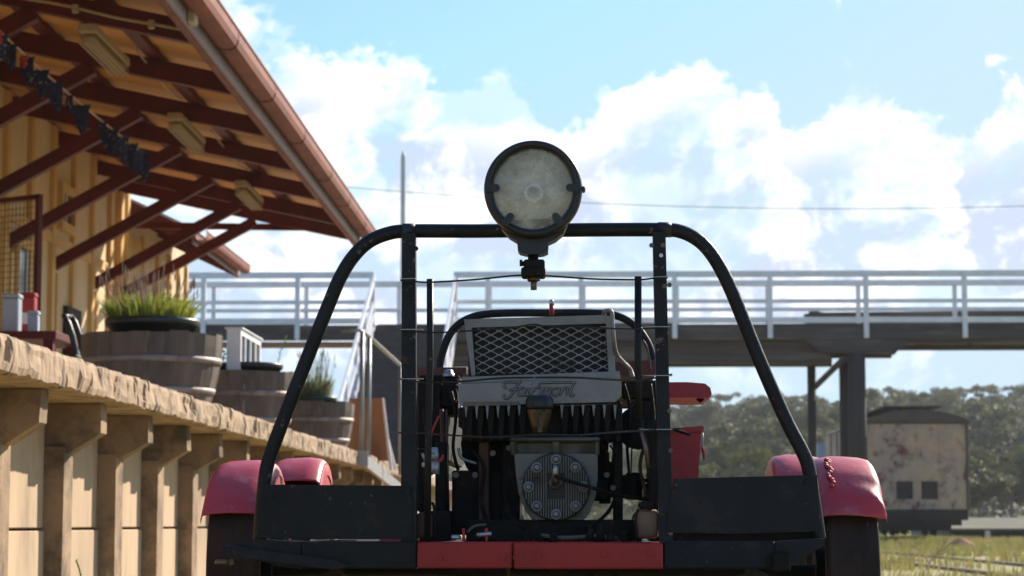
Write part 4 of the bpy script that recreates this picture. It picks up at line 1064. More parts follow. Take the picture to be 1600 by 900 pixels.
# --- chassis
mb = MB(); mb.pbox(652, 847, 800, 888, 4.150, 4.24); mb2 = MB(); mb2.pbox(803, 848, 1036, 889, 4.149, 4.24)
b1 = part('front_beam_plate', mb, 'redbeam'); b2 = part('front_beam_plate', mb2, 'redbeam')
for x, y in ((688, 872), (786, 870), (815, 866), (944, 866), (1016, 864), (841, 868)):
    mb = MB(); c = P(x, y, 4.149); mb._cyl(c-Vector((0,.006,0)), 'y', .0055, .006, 6); part('beam_bolt', mb, 'redbeam', b1)
mb = MB(); mb.pbox(1036, 846, 1212, 889, 4.165, 4.25)
c = [P(1212, 846, 4.165), P(1288, 841, 4.165), P(1288, 852, 4.165), P(1228, 886, 4.165), P(1212, 889, 4.165)]
mb.prism(c, (0, .08, 0)); part('front_sill', mb, 'panel2')
mb = MB(); mb.pbox(470, 846, 652, 889, 4.165, 4.25)
c = [P(405, 843, 4.165), P(470, 846, 4.165), P(470, 889, 4.165), P(440, 886, 4.165), P(352, 862, 4.165), P(348, 855, 4.165)]
mb.prism(c, (0, .08, 0))
part('front_sill', mb, 'panel')
mb = MB(); mb.prism([P(352, 852, 4.14), P(520, 874, 4.14), P(548, 884, 4.14), P(520, 890, 4.14), P(385, 872, 4.14), P(348, 862, 4.14)], (0,.02,0)); part('step_bracket', mb, 'panel2')
mb = MB(); mb.pbox(335, 874, 356, 883, 4.30, 4.34); mb._cyl(P(361, 878, 4.31), 'y', .006, .02, 10); part('lamp_lug', mb, 'brass')
mb = MB(); mb.pbox(1207, 862, 1236, 892, 4.155, 4.17); mb.pbox(1196, 870, 1207, 888, 4.16, 4.17)
part('bracket', mb, 'grease')
mb = MB(); mb.beam(P(1160, 889, 4.2), P(1235, 925, 4.3), .012, .02); part('brace', mb, 'grease')
mb = MB(); mb.beam(P(540, 889, 4.2), P(470, 925, 4.3), .012, .02); part('brace', mb, 'grease')
for x0, x1 in ((455, 492), (640, 668), (1012, 1040), (1190, 1222)):
    mb = MB()
    X0 = P(x0, 868, 4.25).x; X1 = P(x1, 868, 4.25).x; mb.box(X0, X1, 4.26, 5.75, P(900, 886, 4.25).z, P(900, 848, 4.25).z); part('side_sill', mb, 'grease')
mb = MB(); mb.box(TX-.47, TX+.47, 5.65, 5.74, .228, .272); part('rear_beam', mb, 'redbeam')
# --- front panels
Yp = 4.172
mb = MB(); z = [P(409, 757, Yp), P(643, 759, Yp), P(645, 843, Yp), P(406, 841, Yp)]; mb.prism(z, (0,.006,0)); pl = part('front_panel', mb, 'panel')
mb = MB(); z = [P(1052, 748, Yp), P(1277, 742, Yp), P(1281, 830, Yp), P(1150, 834, Yp), P(1040, 832, Yp)]; mb.prism(z, (0,.006,0)); pr = part('front_panel', mb, 'panel2')
for x, y in ((421, 776), (636, 768), (1262, 752), (1058, 760), (1056, 820), (1268, 822), (426, 832), (632, 834)):
    mb = MB(); mb._cyl(P(x, y, Yp-.005), 'y', .0055, .006, 6); part('panel_bolt', mb, 'black', pl)
mb = MB(); z = [P(428, 842, 4.3), P(508, 843, 4.3), P(442, 851, 4.3), P(436, 846, 4.3)]; 
mb = MB(); mb.box(TX-.45, TX-.23, 4.25, 4.9, P(900,846,4.25).z+.004, P(900,843,4.25).z+.006); part('deck_board', mb, 'grease')
mb = MB(); mb.pbox(1042, 829, 1275, 850, 4.20, 4.21); part('backing_plate', mb, 'grease')
# --- the hoop
H = 4.205
hoop = smooth_path([(406,846,H),(409,800,H),(413,758,H),(419,722,H),(440,663,H),(478,565,H),(516,470,H),(533,431,H),(552,401,H),(576,378,H),(606,365,H),(640,361,H),(740,361,H),(840,360,H),(940,359,H),(1035,359,H),(1064,362,H),(1089,374,H),(1108,392,H),(1126,420,H),(1146,462,H),(1184,556,H),(1226,652,H),(1254,706,H),(1263,730,H),(1268,760,H),(1274,800,H),(1280,842,H)], 7)
mb = MB(); mb.tube(hoop, .0128, n=18); hp = part('tube_frame', mb, 'black')
mb = MB(); mb.ptube([(1028,359,H),(1049,359,H)], .0142, n=18); mb.ptube([(629,361,H),(649,361,H)], .0142, n=18); part('collar', mb, 'blackrim', hp)
# --- corner posts of angle iron with flange
mb = MB(); Yq = 4.178
for (xt0, xt1, yt, xb0, xb1, yb) in ((628,649,364,626,651,880),(1020,1040,362,1031,1052,866)):
    mb2 = MB(); mb2.prism([P(xt0,yt,Yq), P(xt1,yt,Yq), P(xb1,yb,Yq), P(xb0,yb,Yq)], (0,.0045,0))
    s = 1 if xt0 < 700 else 0
    e0, e1 = ((xt1, xb1) if s else (xt0, xb0)); a, b = P(e0, yt, Yq+.0046), P(e1, yb, Yq+.0046); dx = -.0045 if s else .0045
    mb2.prism([a, b, b+Vector((0,.03,0)), a+Vector((0,.03,0))], (dx,0,0))
    po = part('corner_post', mb2, 'black')
    xs_ = ((650,388),(640,862)) if s else ((1018,383),(1036,383),(1038,447),(1046,445),(1046,520),(1046,642),(1048,704),(1048,833),(1040,862))
    for x, y in xs_:
        mb3 = MB(); mb3._cyl(P(x, y, Yq-.005), 'y', .0045, .006, 6); part('post_bolt', mb3, 'iron' if not s else 'black', po)
mb = MB(); mb.lathe(P(1033,399,Yq-.0005), 'y', [(0,.0045),(-.0006,.0045)], 12); mb.disc(P(1033,399,Yq-.001), 'y', .0036, 14); part('bolt_hole', mb, 'white', T)
# thin inner stanchions
mb = MB(); mb.ptube([(672,436,4.15),(672,560,4.15),(669,700,4.16),(668,846,4.18)], .0062, n=12); part('stanchion', mb, 'black')
mb = MB(); mb.ptube([(997,432,4.15),(997,560,4.15),(998,652,4.15)], .0064, n=12); mb.ptube([(1000,640,4.17),(1012,700,4.17),(1014,735,4.17)], .003, n=10); part('stanchion', mb, 'black')
mb = MB(); mb.ptube([(1001,668,4.165),(1009,700,4.165),(1013,731,4.165)], .0042, n=10); part('copper_lever', mb, 'copper')
# guard bands bowed forward
def band(pts, w_, mname='black'):
    ps = smooth_path(pts, 8); mb = MB()
    for a, b in zip(ps, ps[1:]): mb.beam(a, b+(b-a)*.02, .0016, w_)
    # ends lie flat, seen edge on
    return part('guard_band', mb, mname)
band([(626,438,4.17),(650,440,4.145),(672,441,4.14),(740,437,4.13),(800,431,4.12),(835,430,4.12),(870,432,4.12),(930,436,4.13),(997,437,4.14),(1020,435,4.15),(1043,434,4.17)], .0032)
band([(626,516,4.17),(660,519,4.14),(700,519,4.10),(760,515,4.05),(800,512,4.04),(833,507,4.04),(860,511,4.04),(900,510,4.05),(950,513,4.09),(1000,514,4.14),(1046,511,4.17)], .0028)
band([(625,592,4.17),(660,597,4.12),(720,596,4.06),(780,591,4.03),(835,590,4.02),(900,590,4.03),(950,593,4.08),(1000,594,4.14),(1050,585,4.17)], .0034)
band([(623,676,4.17),(660,677,4.12),(720,681,4.06),(770,683,4.03),(840,679,4.02),(900,680,4.03),(950,676,4.08),(1000,673,4.14),(1062,670,4.17)], .0032)
# bright flat tabs where the bands wrap the posts
for (x0, x1, y) in ((626,650,437),(626,662,516),(626,662,593),(1022,1043,434),(1003,1046,512),(1003,1050,588),(1000,1050,672)):
    mb = MB(); a = P(x0, y-.5, 4.165); b = P(x1, y, 4.165); mb.prism([a, b, b-Vector((0,.018,0)), a-Vector((0,.004,0))], (0,0,.0012)); part('band_tab', mb, 'galv')
# --- headlamp
lx, ly, LY = 833, 295, 4.075
lc = P(lx, ly, LY); rr = P(910, ly, LY).x-lc.x
mb = MB()
mb.lathe(lc, 'y', [(.010,rr*.80),(.006,rr*.82),(-.002,rr*.835),(-.008,rr*.88),(-.009,rr*.94),(-.004,rr*.985),(.004,rr),(.020,rr),(.026,rr*.985),(.028,rr*.93),(.05,rr*.92),(.085,rr*.80),(.115,rr*.55),(.125,rr*.3),(.127,.0005)], 72)
hl = part('headlamp', mb, 'blackrim')
mb = MB(); n = 20; prof = []
for i in range(n+1):
    f = i/n; prof.append((.012+.062*(1-f**2)**1.0*1.0, rr*.83*max(f, .02)))
mb.lathe(lc, 'y', prof, 64); part('reflector', mb, 'reflector', hl)
mb = MB(); prof = []
for i in range(13):
    f = i/12; prof.append((.004-.012*(1-f*f), rr*.835*max(f, .003)))
mb.lathe(lc, 'y', prof, 64); part('lens', mb, 'lens', hl)
mb = MB(); mb.lathe(lc, 'y', [(.070,.012),(.045,.012),(.040,.009),(.024,.007),(.018,.0045),(.016,.0005)], 20); part('bulb', mb, 'steel', hl)
mb = MB(); mb.lathe(lc, 'y', [(.058,.018),(.050,.0165),(.046,.014),(.046,.009)], 30); part('bulb_holder_glint', mb, 'brightwhite', hl)  # holder ring, its white paints the bright reflected spot
for a in (180, 0, 232, 308):
    mb = MB(); ca, sa = math.cos(R(a)), math.sin(R(a)); d = Vector((ca, 0, sa)); pd = Vector((-sa, 0, ca)); yo = Vector((0,-.0155,0)); pts_ = []
    for k in range(7): t = R(-90+30*k); pts_.append(lc+yo+d*(rr*.745-math.cos(t)*.0068)+pd*(math.sin(t)*.0068))
    mb.prism(pts_+[lc+yo+d*rr*.95+pd*.0068, lc+yo+d*rr*.95-pd*.0068], (0,.004,0))
    mb._cyl(lc+yo+d*rr*.935-Vector((0,.003,0)), 'y', .0028, .004, 8)
    part('lens_clip', mb, 'blackrim', hl)
# side hinge wire
mb = MB(); mb.tube([lc+Vector((rr*1.01,-.004,0)), lc+Vector((rr*1.02,.03,0))], .004, n=8); mb.tube([P(884,354,LY),P(880,359,LY),P(879,366,LY)], .0018, n=6); part('hinge', mb, 'blackrim', hl)
mb = MB(); pc = []
LB = LY+.02
for x, y in ((780,345),(783,356),(795,369),(808,377),(809,391),(812,394),(820,396),(824,397),(844,397),(850,396),(856,393),(857,379),(868,374),(880,364),(886,350),(888,340)): pc.append(P(x, y, LB))
mb.prism(pc, (0,.05,0)); part('lamp_cradle', mb, 'blackrim', hl)
mb = MB(); mb.ptube([(833,392,LB+.02),(833,440,LB+.02)], .0095, n=16); mb.pbox(814, 417, 852, 432, LB, LB+.05); mb.pbox(818, 405, 851, 424, LB+.005, LB+.04); mb.ptube([(812,412,LB+.01),(824,412,LB+.01)], .0045, n=8); mb.ptube([(812,411,LB+.008),(816,411,LB+.008)], .0065, n=6)
part('lamp_stem', mb, 'grease', hl)
mb = MB(); c = P(834,433,LB+.02); mb.lathe(c, 'z', [(0,.004),(0,.0115),(-.007,.0115),(-.007,.004)], 6); part('nut', mb, 'brass', hl)
mb = MB(); mb.ptube([(834,438,LB+.02),(834,453,LB+.02)], .0056, n=12); part('stud', mb, 'iron', hl)
# lever behind radiator
mb = MB(); mb.ptube([(862,492,4.62),(862,477,4.62)], .0048, n=10); lv = part('lever', mb, 'redbox'); mb = MB(); mb.ptube([(862,478,4.62),(862,471,4.62),(862,468,4.62)], .0046, n=10, rs=[.005,.0052,.003]); part('lever_tip', mb, 'steel', lv)
# rear hoop
mb = MB(); Yr = 4.98
mb.tube(smooth_path([(686,580,Yr),(690,556,Yr),(702,524,Yr),(722,503,Yr),(752,492,Yr),(800,489,Yr),(860,489,Yr),(920,489,Yr),(962,493,Yr),(992,509,Yr),(1012,536,Yr),(1020,562,Yr),(1023,585,Yr)], 6), .0085, n=12)
part('seat_hoop', mb, 'panel2')
# --- radiator
Yd = 4.42
mb = MB()
mb.prism([P(725,499,Yd),P(948,492,Yd),P(954,505,Yd),P(730,512,Yd)], (0,.05,0))
mb.prism([P(725,499,Yd+.001),P(737,512,Yd+.001),P(743,586,Yd+.001),P(737,588,Yd+.001)], (0,.05,0))
mb.prism([P(946,494,Yd+.001),P(957,493,Yd+.001),P(962,583,Yd+.001),P(951,583,Yd+.001)], (0,.05,0))
ra = part('radiator_frame', mb, 'alu')
mb = MB(); mb.pbox(731, 500, 957, 590, Yd+.03, Yd+.12); part('radiator_core', mb, 'core')
# expanded metal
mb = MB(); cw, chh = 25.0, 12.4; x0, x1, y0, y1 = 742, 950, 511, 584; Ym = Yd+.012
def seg_clip(ax, ay, bx_, by):
    # clip to rectangle by parametric sampling
    t0, t1 = 0, 1
    for p, q in ((-(bx_-ax), ax-x0), (bx_-ax, x1-ax), (-(by-ay), ay-y0), (by-ay, y1-ay)):
        if abs(p) < 1e-9:
            if q < 0: return None
            continue
        r = q/p
        if p < 0: t0 = max(t0, r)
        else: t1 = min(t1, r)
    if t0 >= t1: return None
    return (ax+(bx_-ax)*t0, ay+(by-ay)*t0, ax+(bx_-ax)*t1, ay+(by-ay)*t1)
for s in (-1, 1):
    for k in range(-12, 22):
        xs0 = x0+k*cw
        # gentle zigzag strand: straight diagonal
        n = 8
        ya, yb = (y0, y0+ (n)*chh)
        c = seg_clip(xs0, ya, xs0+s*n*cw, yb)
        if c: mb.beam(P(c[0], c[1], Ym), P(c[2], c[3], Ym+.0005*s), .003, .0021, (0,1,0)) if False else mb.beam(P(c[0], c[1], Ym+.0006*s), P(c[2], c[3], Ym+.0006*s), .0021, .0018)
for r_ in range(0, 13):
    yy = y0+r_*chh/2
    for k in range(-1, 10):
        xx = x0+(k+(.5 if r_ % 2 else 0))*cw
        if x0+4 < xx < x1-4 and yy < y1: mb.beam(P(xx-4, yy, Ym), P(xx+4, yy, Ym), .003, .0030)
part('expanded_mesh', mb, 'alu', ra)
mb = MB(); mb.prism([P(722,589,4.40),P(968,580,4.40),P(970,590,4.40),P(722,599,4.40)], (0,.12,0)); part('tank_flange', mb, 'alu')
# cast name plate / water hopper
Yn = 4.385
mb = MB(); mb.prism([P(716,600,Yn),P(968,590,Yn),P(971,600,Yn),P(971,618,Yn),P(960,628,Yn),P(724,634,Yn),P(717,630,Yn)], (0,.10,0))
np_ = part('name_casting', mb, 'alu')
mb = MB(); mb.prism([P(724,628,Yn-.001),P(812,627,Yn-.001),P(812,633,Yn-.001),P(724,634.5,Yn-.001)], (0,.002,0)); part('casting_lip', mb, 'iron', np_)
strokes = [
 [(793,607),(789,603),(791,599),(797,597.5),(806,598),(816,597)], [(813,598),(809,603),(804,611),(799,618),(793,621),(789,618),(791,615)], [(797,609),(804,608),(811,608)],
 [(820,606),(815,606),(811,611),(812,617),(816,616),(820,609),(822,606),(819,613),(820,617),(824,613)],
 [(828,606),(825,612),(825,617),(829,614)], [(831,600),(832,600.5)],
 [(834,606),(832,611),(831,617)], [(833,611),(837,606.5),(841,606),(843,608)],
 [(847,606),(845,611),(843,617)], [(845,612),(849,607),(853,607),(852,612),(850,617)], [(852,612),(856,607),(860,607),(859,612),(858,617)],
 [(870,606.5),(865,608),(863,613),(865,617),(870,616),(873,611),(872,607),(869,606.5)],
 [(878,606),(876,611),(874,617)], [(876,612),(880,607),(885,607),(884,612),(883,617)],
 [(895,598),(892,606),(889,614),(891,618),(896,616)], [(843,604),(842,600.5),(848,599.5),(870,599),(890,599),(898,600)]]
for (rad, yo, mm, nm) in ((.0025, .0004, 'grease', 'raised_script_edge'), (.0017, .0016, 'alu', 'raised_script')):
    mb = MB()
    for s in strokes:
        s = [((x-842)*1.04+842, (y-608)*1.12+608 - (x-842)*.012) for x, y in s]
        pp = smooth_path([(x, y, Yn-yo-.0006) for x, y in s], 4) if len(s) > 2 else [P(x, y, Yn-yo-.0006) for x, y in s]
        mb.tube(pp, rad, n=6)
    part(nm, mb, mm, np_)
# dark cooling fins
mb = MB()
mb.pbox(722, 634, 970, 690, Yn+.03, Yn+.12)
part('cylinder_block', mb, 'grease')
mb = MB()
for i in range(15):
    x = 726+i*16.6
    if 818 < x < 866: continue
    mb.prism([P(x, 633, Yn+.012), P(x+5, 633, Yn+.012), P(x+3, 652+3*math.sin(i), Yn+.012), P(x+2, 652+3*math.sin(i), Yn+.012)], (0,-.010,0))
part('cooling_fins', mb, 'alu'); 
mb = MB()
for i in range(15):
    x = 730+i*16.6
    if 815 < x < 866: continue
    mb.prism([P(x-2, 635, Yn+.006), P(x+9, 635, Yn+.006), P(x+6, 688, Yn+.006), P(x+1, 688, Yn+.006)], (0,.02,0))
part('fin_webs', mb, 'grease')
# hopper plug in front of the fins
fc_ = P(843, 650, 4.33)
mb = MB(); mb.lathe(P(843, 676, 4.34), 'z', [(0,.001),(0,.013),(.014,.0165),(.030,.021),(.042,.0235),(.046,.0235)], 28); pg = part('filler_neck', mb, 'brass')
mb = MB(); mb.lathe(P(843, 640, 4.34), 'z', [(0,.020),(0,.0255),(.006,.0265),(.018,.0265),(.024,.023),(.0265,.012),(.027,.001)], 28); part('filler_cap', mb, 'blackrim', pg)
mb = MB(); mb.pbox(840, 646, 848, 676, 4.31, 4.32, .001); part('filler_rib', mb, 'brass', pg)
# crankcase bracket and cylinder head cover
Yh = 4.37
mb = MB(); mb.pbox(797, 683, 938, 690, Yh-.01, Yh+.06); mb.pbox(803, 690, 934, 712, Yh+.012, Yh+.08); mb.pbox(862, 688, 876, 712, Yh-.006, Yh+.03)
mb.pbox(797, 688, 806, 712, Yh-.004, Yh+.05); mb.pbox(929, 688, 937, 712, Yh-.004, Yh+.05); part('head_flange', mb, 'flange')
mb = MB()
out = [(803,709),(934,709),(934,745),(931,775),(921,802),(903,822),(886,832),(854,832),(838,821),(822,800),(811,774),(806,742)]
mb.prism([P(x,y,Yh) for x,y in out], (0,.09,0)); 
mb2 = MB(); inn = [((x-868)*.985+868, (y-765)*.985+765) for x, y in out]; mb.prism([P(x,y,Yh-.003) for x,y in inn], (0,.003,0)); part('crankcase', mb, 'casting')
hc = P(869, 761, Yh-.004); hr_ = P(922, 766, Yh).x-P(869,766,Yh).x
mb = MB(); mb.lathe(hc, 'y', [(.004,hr_*1.0),(-.010,hr_*1.0),(-.012,hr_*.97),(-.012,.001)], 56); cy = part('cylinder_head', mb, 'headface')
mb = MB()
for i in range(-12, 13):
    u = i*.0047; hh = math.sqrt(max(0, (hr_*.95)**2-u*u))
    for (za, zb) in ([(-hh, hh)] if abs(u) > .018 else [(-hh, -.022), (.026, hh)]):
        if zb-za > .006:
            cuts = [(za, zb)]
            mb.box(hc.x+u-.0011, hc.x+u+.0011, hc.y-.0185, hc.y-.0115, hc.z+za, hc.z+zb)
part('head_fins', mb, 'casting', cy)
for k in range(8):
    a = R(90+45*k); c = hc+Vector((math.cos(a)*hr_*.80, 0, math.sin(a)*hr_*.80))
    mb = MB(); mb.lathe(c, 'y', [(-.010,.0105),(-.0205,.0105),(-.022,.009),(-.022,.0065),(-.018,.006),(-.018,.001)], 20)
    mb.lathe(c, 'y', [(-.012,.0058),(-.026,.0058),(-.027,.0045),(-.027,.0005)], 6); part('head_bolt', mb, 'alu', cy)
sp_ = P(868, 746, Yh-.02)
mb = MB(); mb.lathe(sp_-Vector((0,0,.010)), 'y', [(.012,.014),(-.006,.014),(-.006,.006)], 6); mb.lathe(sp_-Vector((0,0,.010)), 'y', [(-.006,.0085),(-.012,.0085),(-.013,.001)], 16); part('spark_plug_base', mb, 'iron', cy)
mb = MB(); mb.tube([sp_-Vector((0,.008,.008)), sp_-Vector((0,.020,0)), sp_+Vector((0,-.026,.014)), sp_+Vector((0,-.027,.022))], .006, n=14, rs=[.009,.0065,.0055,.003]); part('spark_plug', mb, 'steel', cy)
mb = MB(); pp = smooth_path([(868,744,Yh-.05),(890,752,Yh-.06),(925,762,Yh-.05),(965,774,Yh-.03),(1000,779,Yh-.01),(1025,783,Yh)], 5); mb.tube(pp, .0036, n=8); part('ignition_lead', mb, 'grease')
# --- engine clutter
def clutter(items, nm, m):
    mb = MB()
    for it in items:
        clutter.n += 1
        if it[0] == 'b': mb.pbox(*it[1:5], it[5]+.0007*(clutter.n % 17), it[6]+.0009*(clutter.n % 13))
        elif it[0] == 't': mb.tube(smooth_path(it[1], 4), it[2], n=8)
        elif it[0] == 'c': mb._cyl(P(it[1], it[2], it[3]), it[6] if len(it) > 6 else 'y', it[4], it[5], 28)
    return part(nm, mb, m)
clutter.n = 0
clutter([('c',795,640,4.52,.088,.05)], 'upper_pulley', 'grease')
clutter([('c',800,694,4.50,.100,.06)], 'flywheel', 'grease')
clutter([('b',706,735,806,836,4.46,4.8)], 'fuel_tank', 'grease')
clutter([('b',783,690,812,838,4.44,4.8),('b',728,812,1004,846,4.36,4.9)], 'engine_bed', 'grease')
clutter([('b',748,690,764,846,4.42,4.45)], 'engine_strut', 'rust')
clutter([('b',716,636,728,668,4.43,4.5)], 'engine_strut', 'grease')
clutter([('b',958,628,973,842,4.41,4.46)], 'engine_strut', 'grease')
clutter([('b',936,672,951,705,4.44,4.5),('c',943,735,4.45,.022,.08),('b',926,705,952,782,4.43,4.55),('c',945,787,4.45,.011,.05,'z'),('b',930,640,944,672,4.45,4.5)], 'carburettor', 'grease')
clutter([('b',949,742,996,776,4.45,4.62),('b',978,738,1004,780,4.47,4.6),('b',990,748,1022,754,4.46,4.48),('b',1000,756,1018,762,4.46,4.48)], 'magneto', 'grease')
clutter([('c',998,668,4.47,.042,.03),('b',996,682,1024,692,4.48,4.5)], 'belt_pulley', 'grease')
for w_it in [('t', [(984, 640, 4.5), (990, 628, 4.5), (996, 640, 4.5), (988, 690, 4.5), (986, 760, 4.5)], 0.0016), ('t', [(975, 646, 4.5), (986, 646, 4.5), (992, 630, 4.5)], 0.0016), ('t', [(974, 657, 4.5), (985, 662, 4.5)], 0.0016), ('t', [(952, 696, 4.45), (958, 704, 4.45), (957, 720, 4.45), (952, 728, 4.45)], 0.0018), ('t', [(998, 800, 4.4), (990, 805, 4.4), (988, 826, 4.4), (996, 838, 4.4)], 0.0016)]: clutter([w_it], 'wire', 'grease')
# silhouettes between post and engine, left
clutter([('b',652,596,690,700,4.55,5.3),('b',683,640,700,720,4.6,5.2)], 'relay_case', 'grease')
clutter([('c',698,618,4.56,.022,.05),('b',676,600,716,648,4.57,4.7),('b',690,590,716,612,4.58,4.7),('b',655,586,718,596,4.6,5.2)], 'mounting_block', 'grease')
clutter([('b',652,700,662,800,4.4,4.45),('b',680,690,698,800,4.42,4.5),('b',655,798,704,846,4.35,4.6)], 'control_bracket', 'grease')
mb = MB(); mb.ptube([(698,640,4.44),(699,720,4.44),(701,800,4.44)], .0022, n=6); part('rod', mb, 'copper')
mb = MB(); mb.pbox(1004, 626, 1034, 660, 4.506, 4.7); mb.pbox(972, 594, 1030, 624, 4.513, 4.8); mb.pbox(1015, 655, 1034, 846, 4.30, 4.5); part('gear_case', mb, 'grease')
# seat boards
mb = MB(); a = MB(); a.prism([P(649,574,4.75),P(729,574,4.75),P(729,583,4.75),P(712,585,4.75),P(649,590,4.75)], (0,.35,0)); part('seat_board', a, 'wood_red')
a = MB(); a.prism([P(958,566,4.75),P(1026,562,4.75),P(1026,582,4.75),P(962,586,4.75)], (0,.35,0)); part('seat_board', a, 'wood_red')
mb = MB(); mb.pbox(664, 586, 676, 592, 4.68, 4.72); mb.lathe(P(701,588,4.60), 'z', [(0,.012),(.006,.012),(.006,.009),(.012,.009),(.014,.003)], 6); part('seat_bolt', mb, 'galv')
# radiator hose pipe
mb = MB(); mb.tube(smooth_path([(943,493,4.43),(945,487,4.41),(951,485,4.40),(956,489,4.40),(957,505,4.40),(959,530,4.40),(963,552,4.42),(974,566,4.45),(984,576,4.5),(989,590,4.5)], 5), .0042, n=8); part('bent_pipe', mb, 'alu')
mb = MB(); mb.tube(smooth_path([(1004,531,4.7),(1010,540,4.7),(1014,556,4.7),(1017,580,4.7)], 4), .0022, n=6); part('cable', mb, 'stalk' if False else 'copper')
# valve on the left
mb = MB(); c = P(679, 735, 4.33)
mb.ptube([(680,741,4.33),(680,721,4.33)], .0085, n=14); mb.ptube([(679,720,4.33),(679,712,4.33),(679,699,4.33)], .0075, n=14, rs=[.0075,.0085,.0065]); mb.ptube([(674,743,4.33),(674,739,4.33)], .003, n=8)
va = part('oil_valve', mb, 'galv')
mb = MB(); mb.lathe(P(677,711,4.318), 'y', [(0,.0065),(-.005,.0065),(-.005,.0045),(-.002,.004),(-.002,.001)], 16); part('valve_nut', mb, 'galv', va)
mb = MB(); mb.ptube([(669,715,4.34),(672,722,4.33),(682,723,4.325),(690,718,4.33),(692,712,4.34)], .0032, n=8); part('red_wire', mb, 'redcloth', va)
mb = MB(); mb.ptube([(660,708,4.36),(664,720,4.36)], .003, n=6); mb.pbox(659, 722, 665, 730, 4.35, 4.36, .001); mb.ptube([(668,758,4.4),(664,770,4.4)], .003, n=6); part('clip', mb, 'galv')
# blocks beside the beam
def lump(x0, y0, x1, y1, Ya, Yb, nm, m, seed):
    mb = MB(); a = P(x0, y1, Ya); b = P(x1, y0, Ya); n = 7; c = Vector(((a.x+b.x)/2, (Ya+Yb)/2, (a.z+b.z)/2)); h = Vector(((b.x-a.x)/2, (Yb-Ya)/2, (b.z-a.z)/2))
    nu, nv = 20, 12
    for j in range(nv+1):
        for i in range(nu):
            th, ph = 2*math.pi*i/nu, math.pi*(j/nv-.5)
            def se(v, e): return math.copysign(abs(v)**e, v)
            p = Vector((se(math.cos(ph), .35)*se(math.cos(th), .35), se(math.cos(ph), .35)*se(math.sin(th), .35), se(math.sin(ph), .35)))
            p *= 1+.07*noise.noise(p*2+Vector((seed,0,0)))
            mb.v.append(c+Vector((p.x*h.x, p.y*h.y, p.z*h.z)))
    for j in range(nv):
        for i in range(nu): mb.f.append([j*nu+i, j*nu+(i+1) % nu, (j+1)*nu+(i+1) % nu, (j+1)*nu+i]); mb.sm.append(True)
    return part(nm, mb, m)
M['blockrust'] = mat('rust_stained_block', (.16,.075,.055), (.07,.04,.03), .85, 0, 12, .5, 50)
M['blocktan'] = mat('tan_stained_block', (.27,.16,.11), (.15,.09,.065), .8, 0, 12, .4, 50)
lump(650, 801, 674, 841, 4.20, 4.24, 'wooden_block', 'blockrust', 1); lump(996, 796, 1029, 842, 4.20, 4.26, 'wooden_block', 'blocktan', 2)
mb = MB(); mb.tube(smooth_path([(656,787,4.2),(672,787,4.2),(678,792,4.2),(678,844,4.2)], 4), .0025, n=8); mb.tube(smooth_path([(998,795,4.19),(993,810,4.19),(996,843,4.19)], 4), .0028, n=8); mb.pbox(998,784,1024,795,4.19,4.25); part('block_clamp', mb, 'grease')
# bits on top of the beam
mb = MB()
for x in (724, 760): mb.pbox(x-2, 828, x+2, 846, 4.19, 4.21, .001); mb.lathe(P(x, 828, 4.2), 'y', [(-.004,.001),(-.004,.0035),(.004,.0035),(.004,.001)], 10)
part('cotter', mb, 'redbox')
mb = MB(); mb.ptube([(745,836,4.19),(768,834,4.19)], .0038, n=8); part('bright_bolt', mb, 'galv')
mb = MB(); mb.pbox(704, 836, 720, 843, 4.20, 4.22); part('bright_bolt', mb, 'galv')
mb = MB(); rr_ = random.Random(3)
for i in range(26):
    x = rr_.uniform(800, 1000); h = rr_.uniform(4, 16); mb.pbox(x, 846-h, x+rr_.uniform(4, 12), 847, 4.22+rr_.random()*.2, 4.46)
for x, h in ((922, 26), (938, 30), (954, 16)): mb.ptube([(x, 846, 4.24), (x, 846-h*.6, 4.24), (x, 846-h, 4.24)], .006, n=8, rs=[.009,.006,.0025])
part('linkage', mb, 'grease')
mb = MB(); 
for (x0, x1, x2) in ((858, 872, 866), (890, 903, 880), (915, 935, 925), (948, 976, 962)): mb.prism([P(x0,889,4.3),P(x1,889,4.3),P(x2,906,4.3)], (0,.05,0))
mb.pbox(708, 888, 792, 905, 4.25, 4.5); part('under_bracket', mb, 'grease')
# right hand seat and tool box
mb = MB(); Ys = 4.88; Xa, Xb = P(1030, 600, Ys).x, P(1112, 600, Ys).x; z0, z1 = P(1080, 622, Ys).z, P(1080, 597, Ys).z
mb.prism([(Xa,Ys,z0+.001),(Xb-.004,Ys,z0+.001),(Xb,Ys,z0+.009),(Xb-.003,Ys,z1-.012),(Xb-.014,Ys,z1-.003),(Xb-.05,Ys,z1),(Xa,Ys,z1)], (0,.30,0)); se_ = part('side_seat', mb, 'redbox')
mb = MB(); mb.ptube([(1090,622,4.92),(1094,626,4.92),(1098,622,4.92)], .005, n=8); mb.box(Xa-.3, Xa, Ys+.02, Ys+.05, z0-.02, z0+.01); part('seat_catch', mb, 'grease', se_)
mb = MB(); Yt = 4.86
mb.prism([P(1034,671,Yt),P(1096,667,Yt),P(1090,765,Yt),P(1034,765,Yt)], (0,.2,0)); tb_ = part('tool_box', mb, 'redbox')
mb = MB(); mb.prism([P(1034,671,Yt-.008),P(1098,665,Yt-.008),P(1100,669,Yt-.008),P(1099,674,Yt-.008),P(1034,676,Yt-.008)], (0,.22,0)); part('lid', mb, 'redbox', tb_)
mb = MB(); mb.ptube([(1050,671,4.70),(1058,673,4.69),(1078,679,4.66)], .0032, n=8); part('handle', mb, 'panel2', tb_)
mb = MB(); mb.ptube([(1098,676,4.84),(1099,690,4.84),(1098,706,4.84)], .0012, n=5); part('chain', mb, 'galv', tb_)
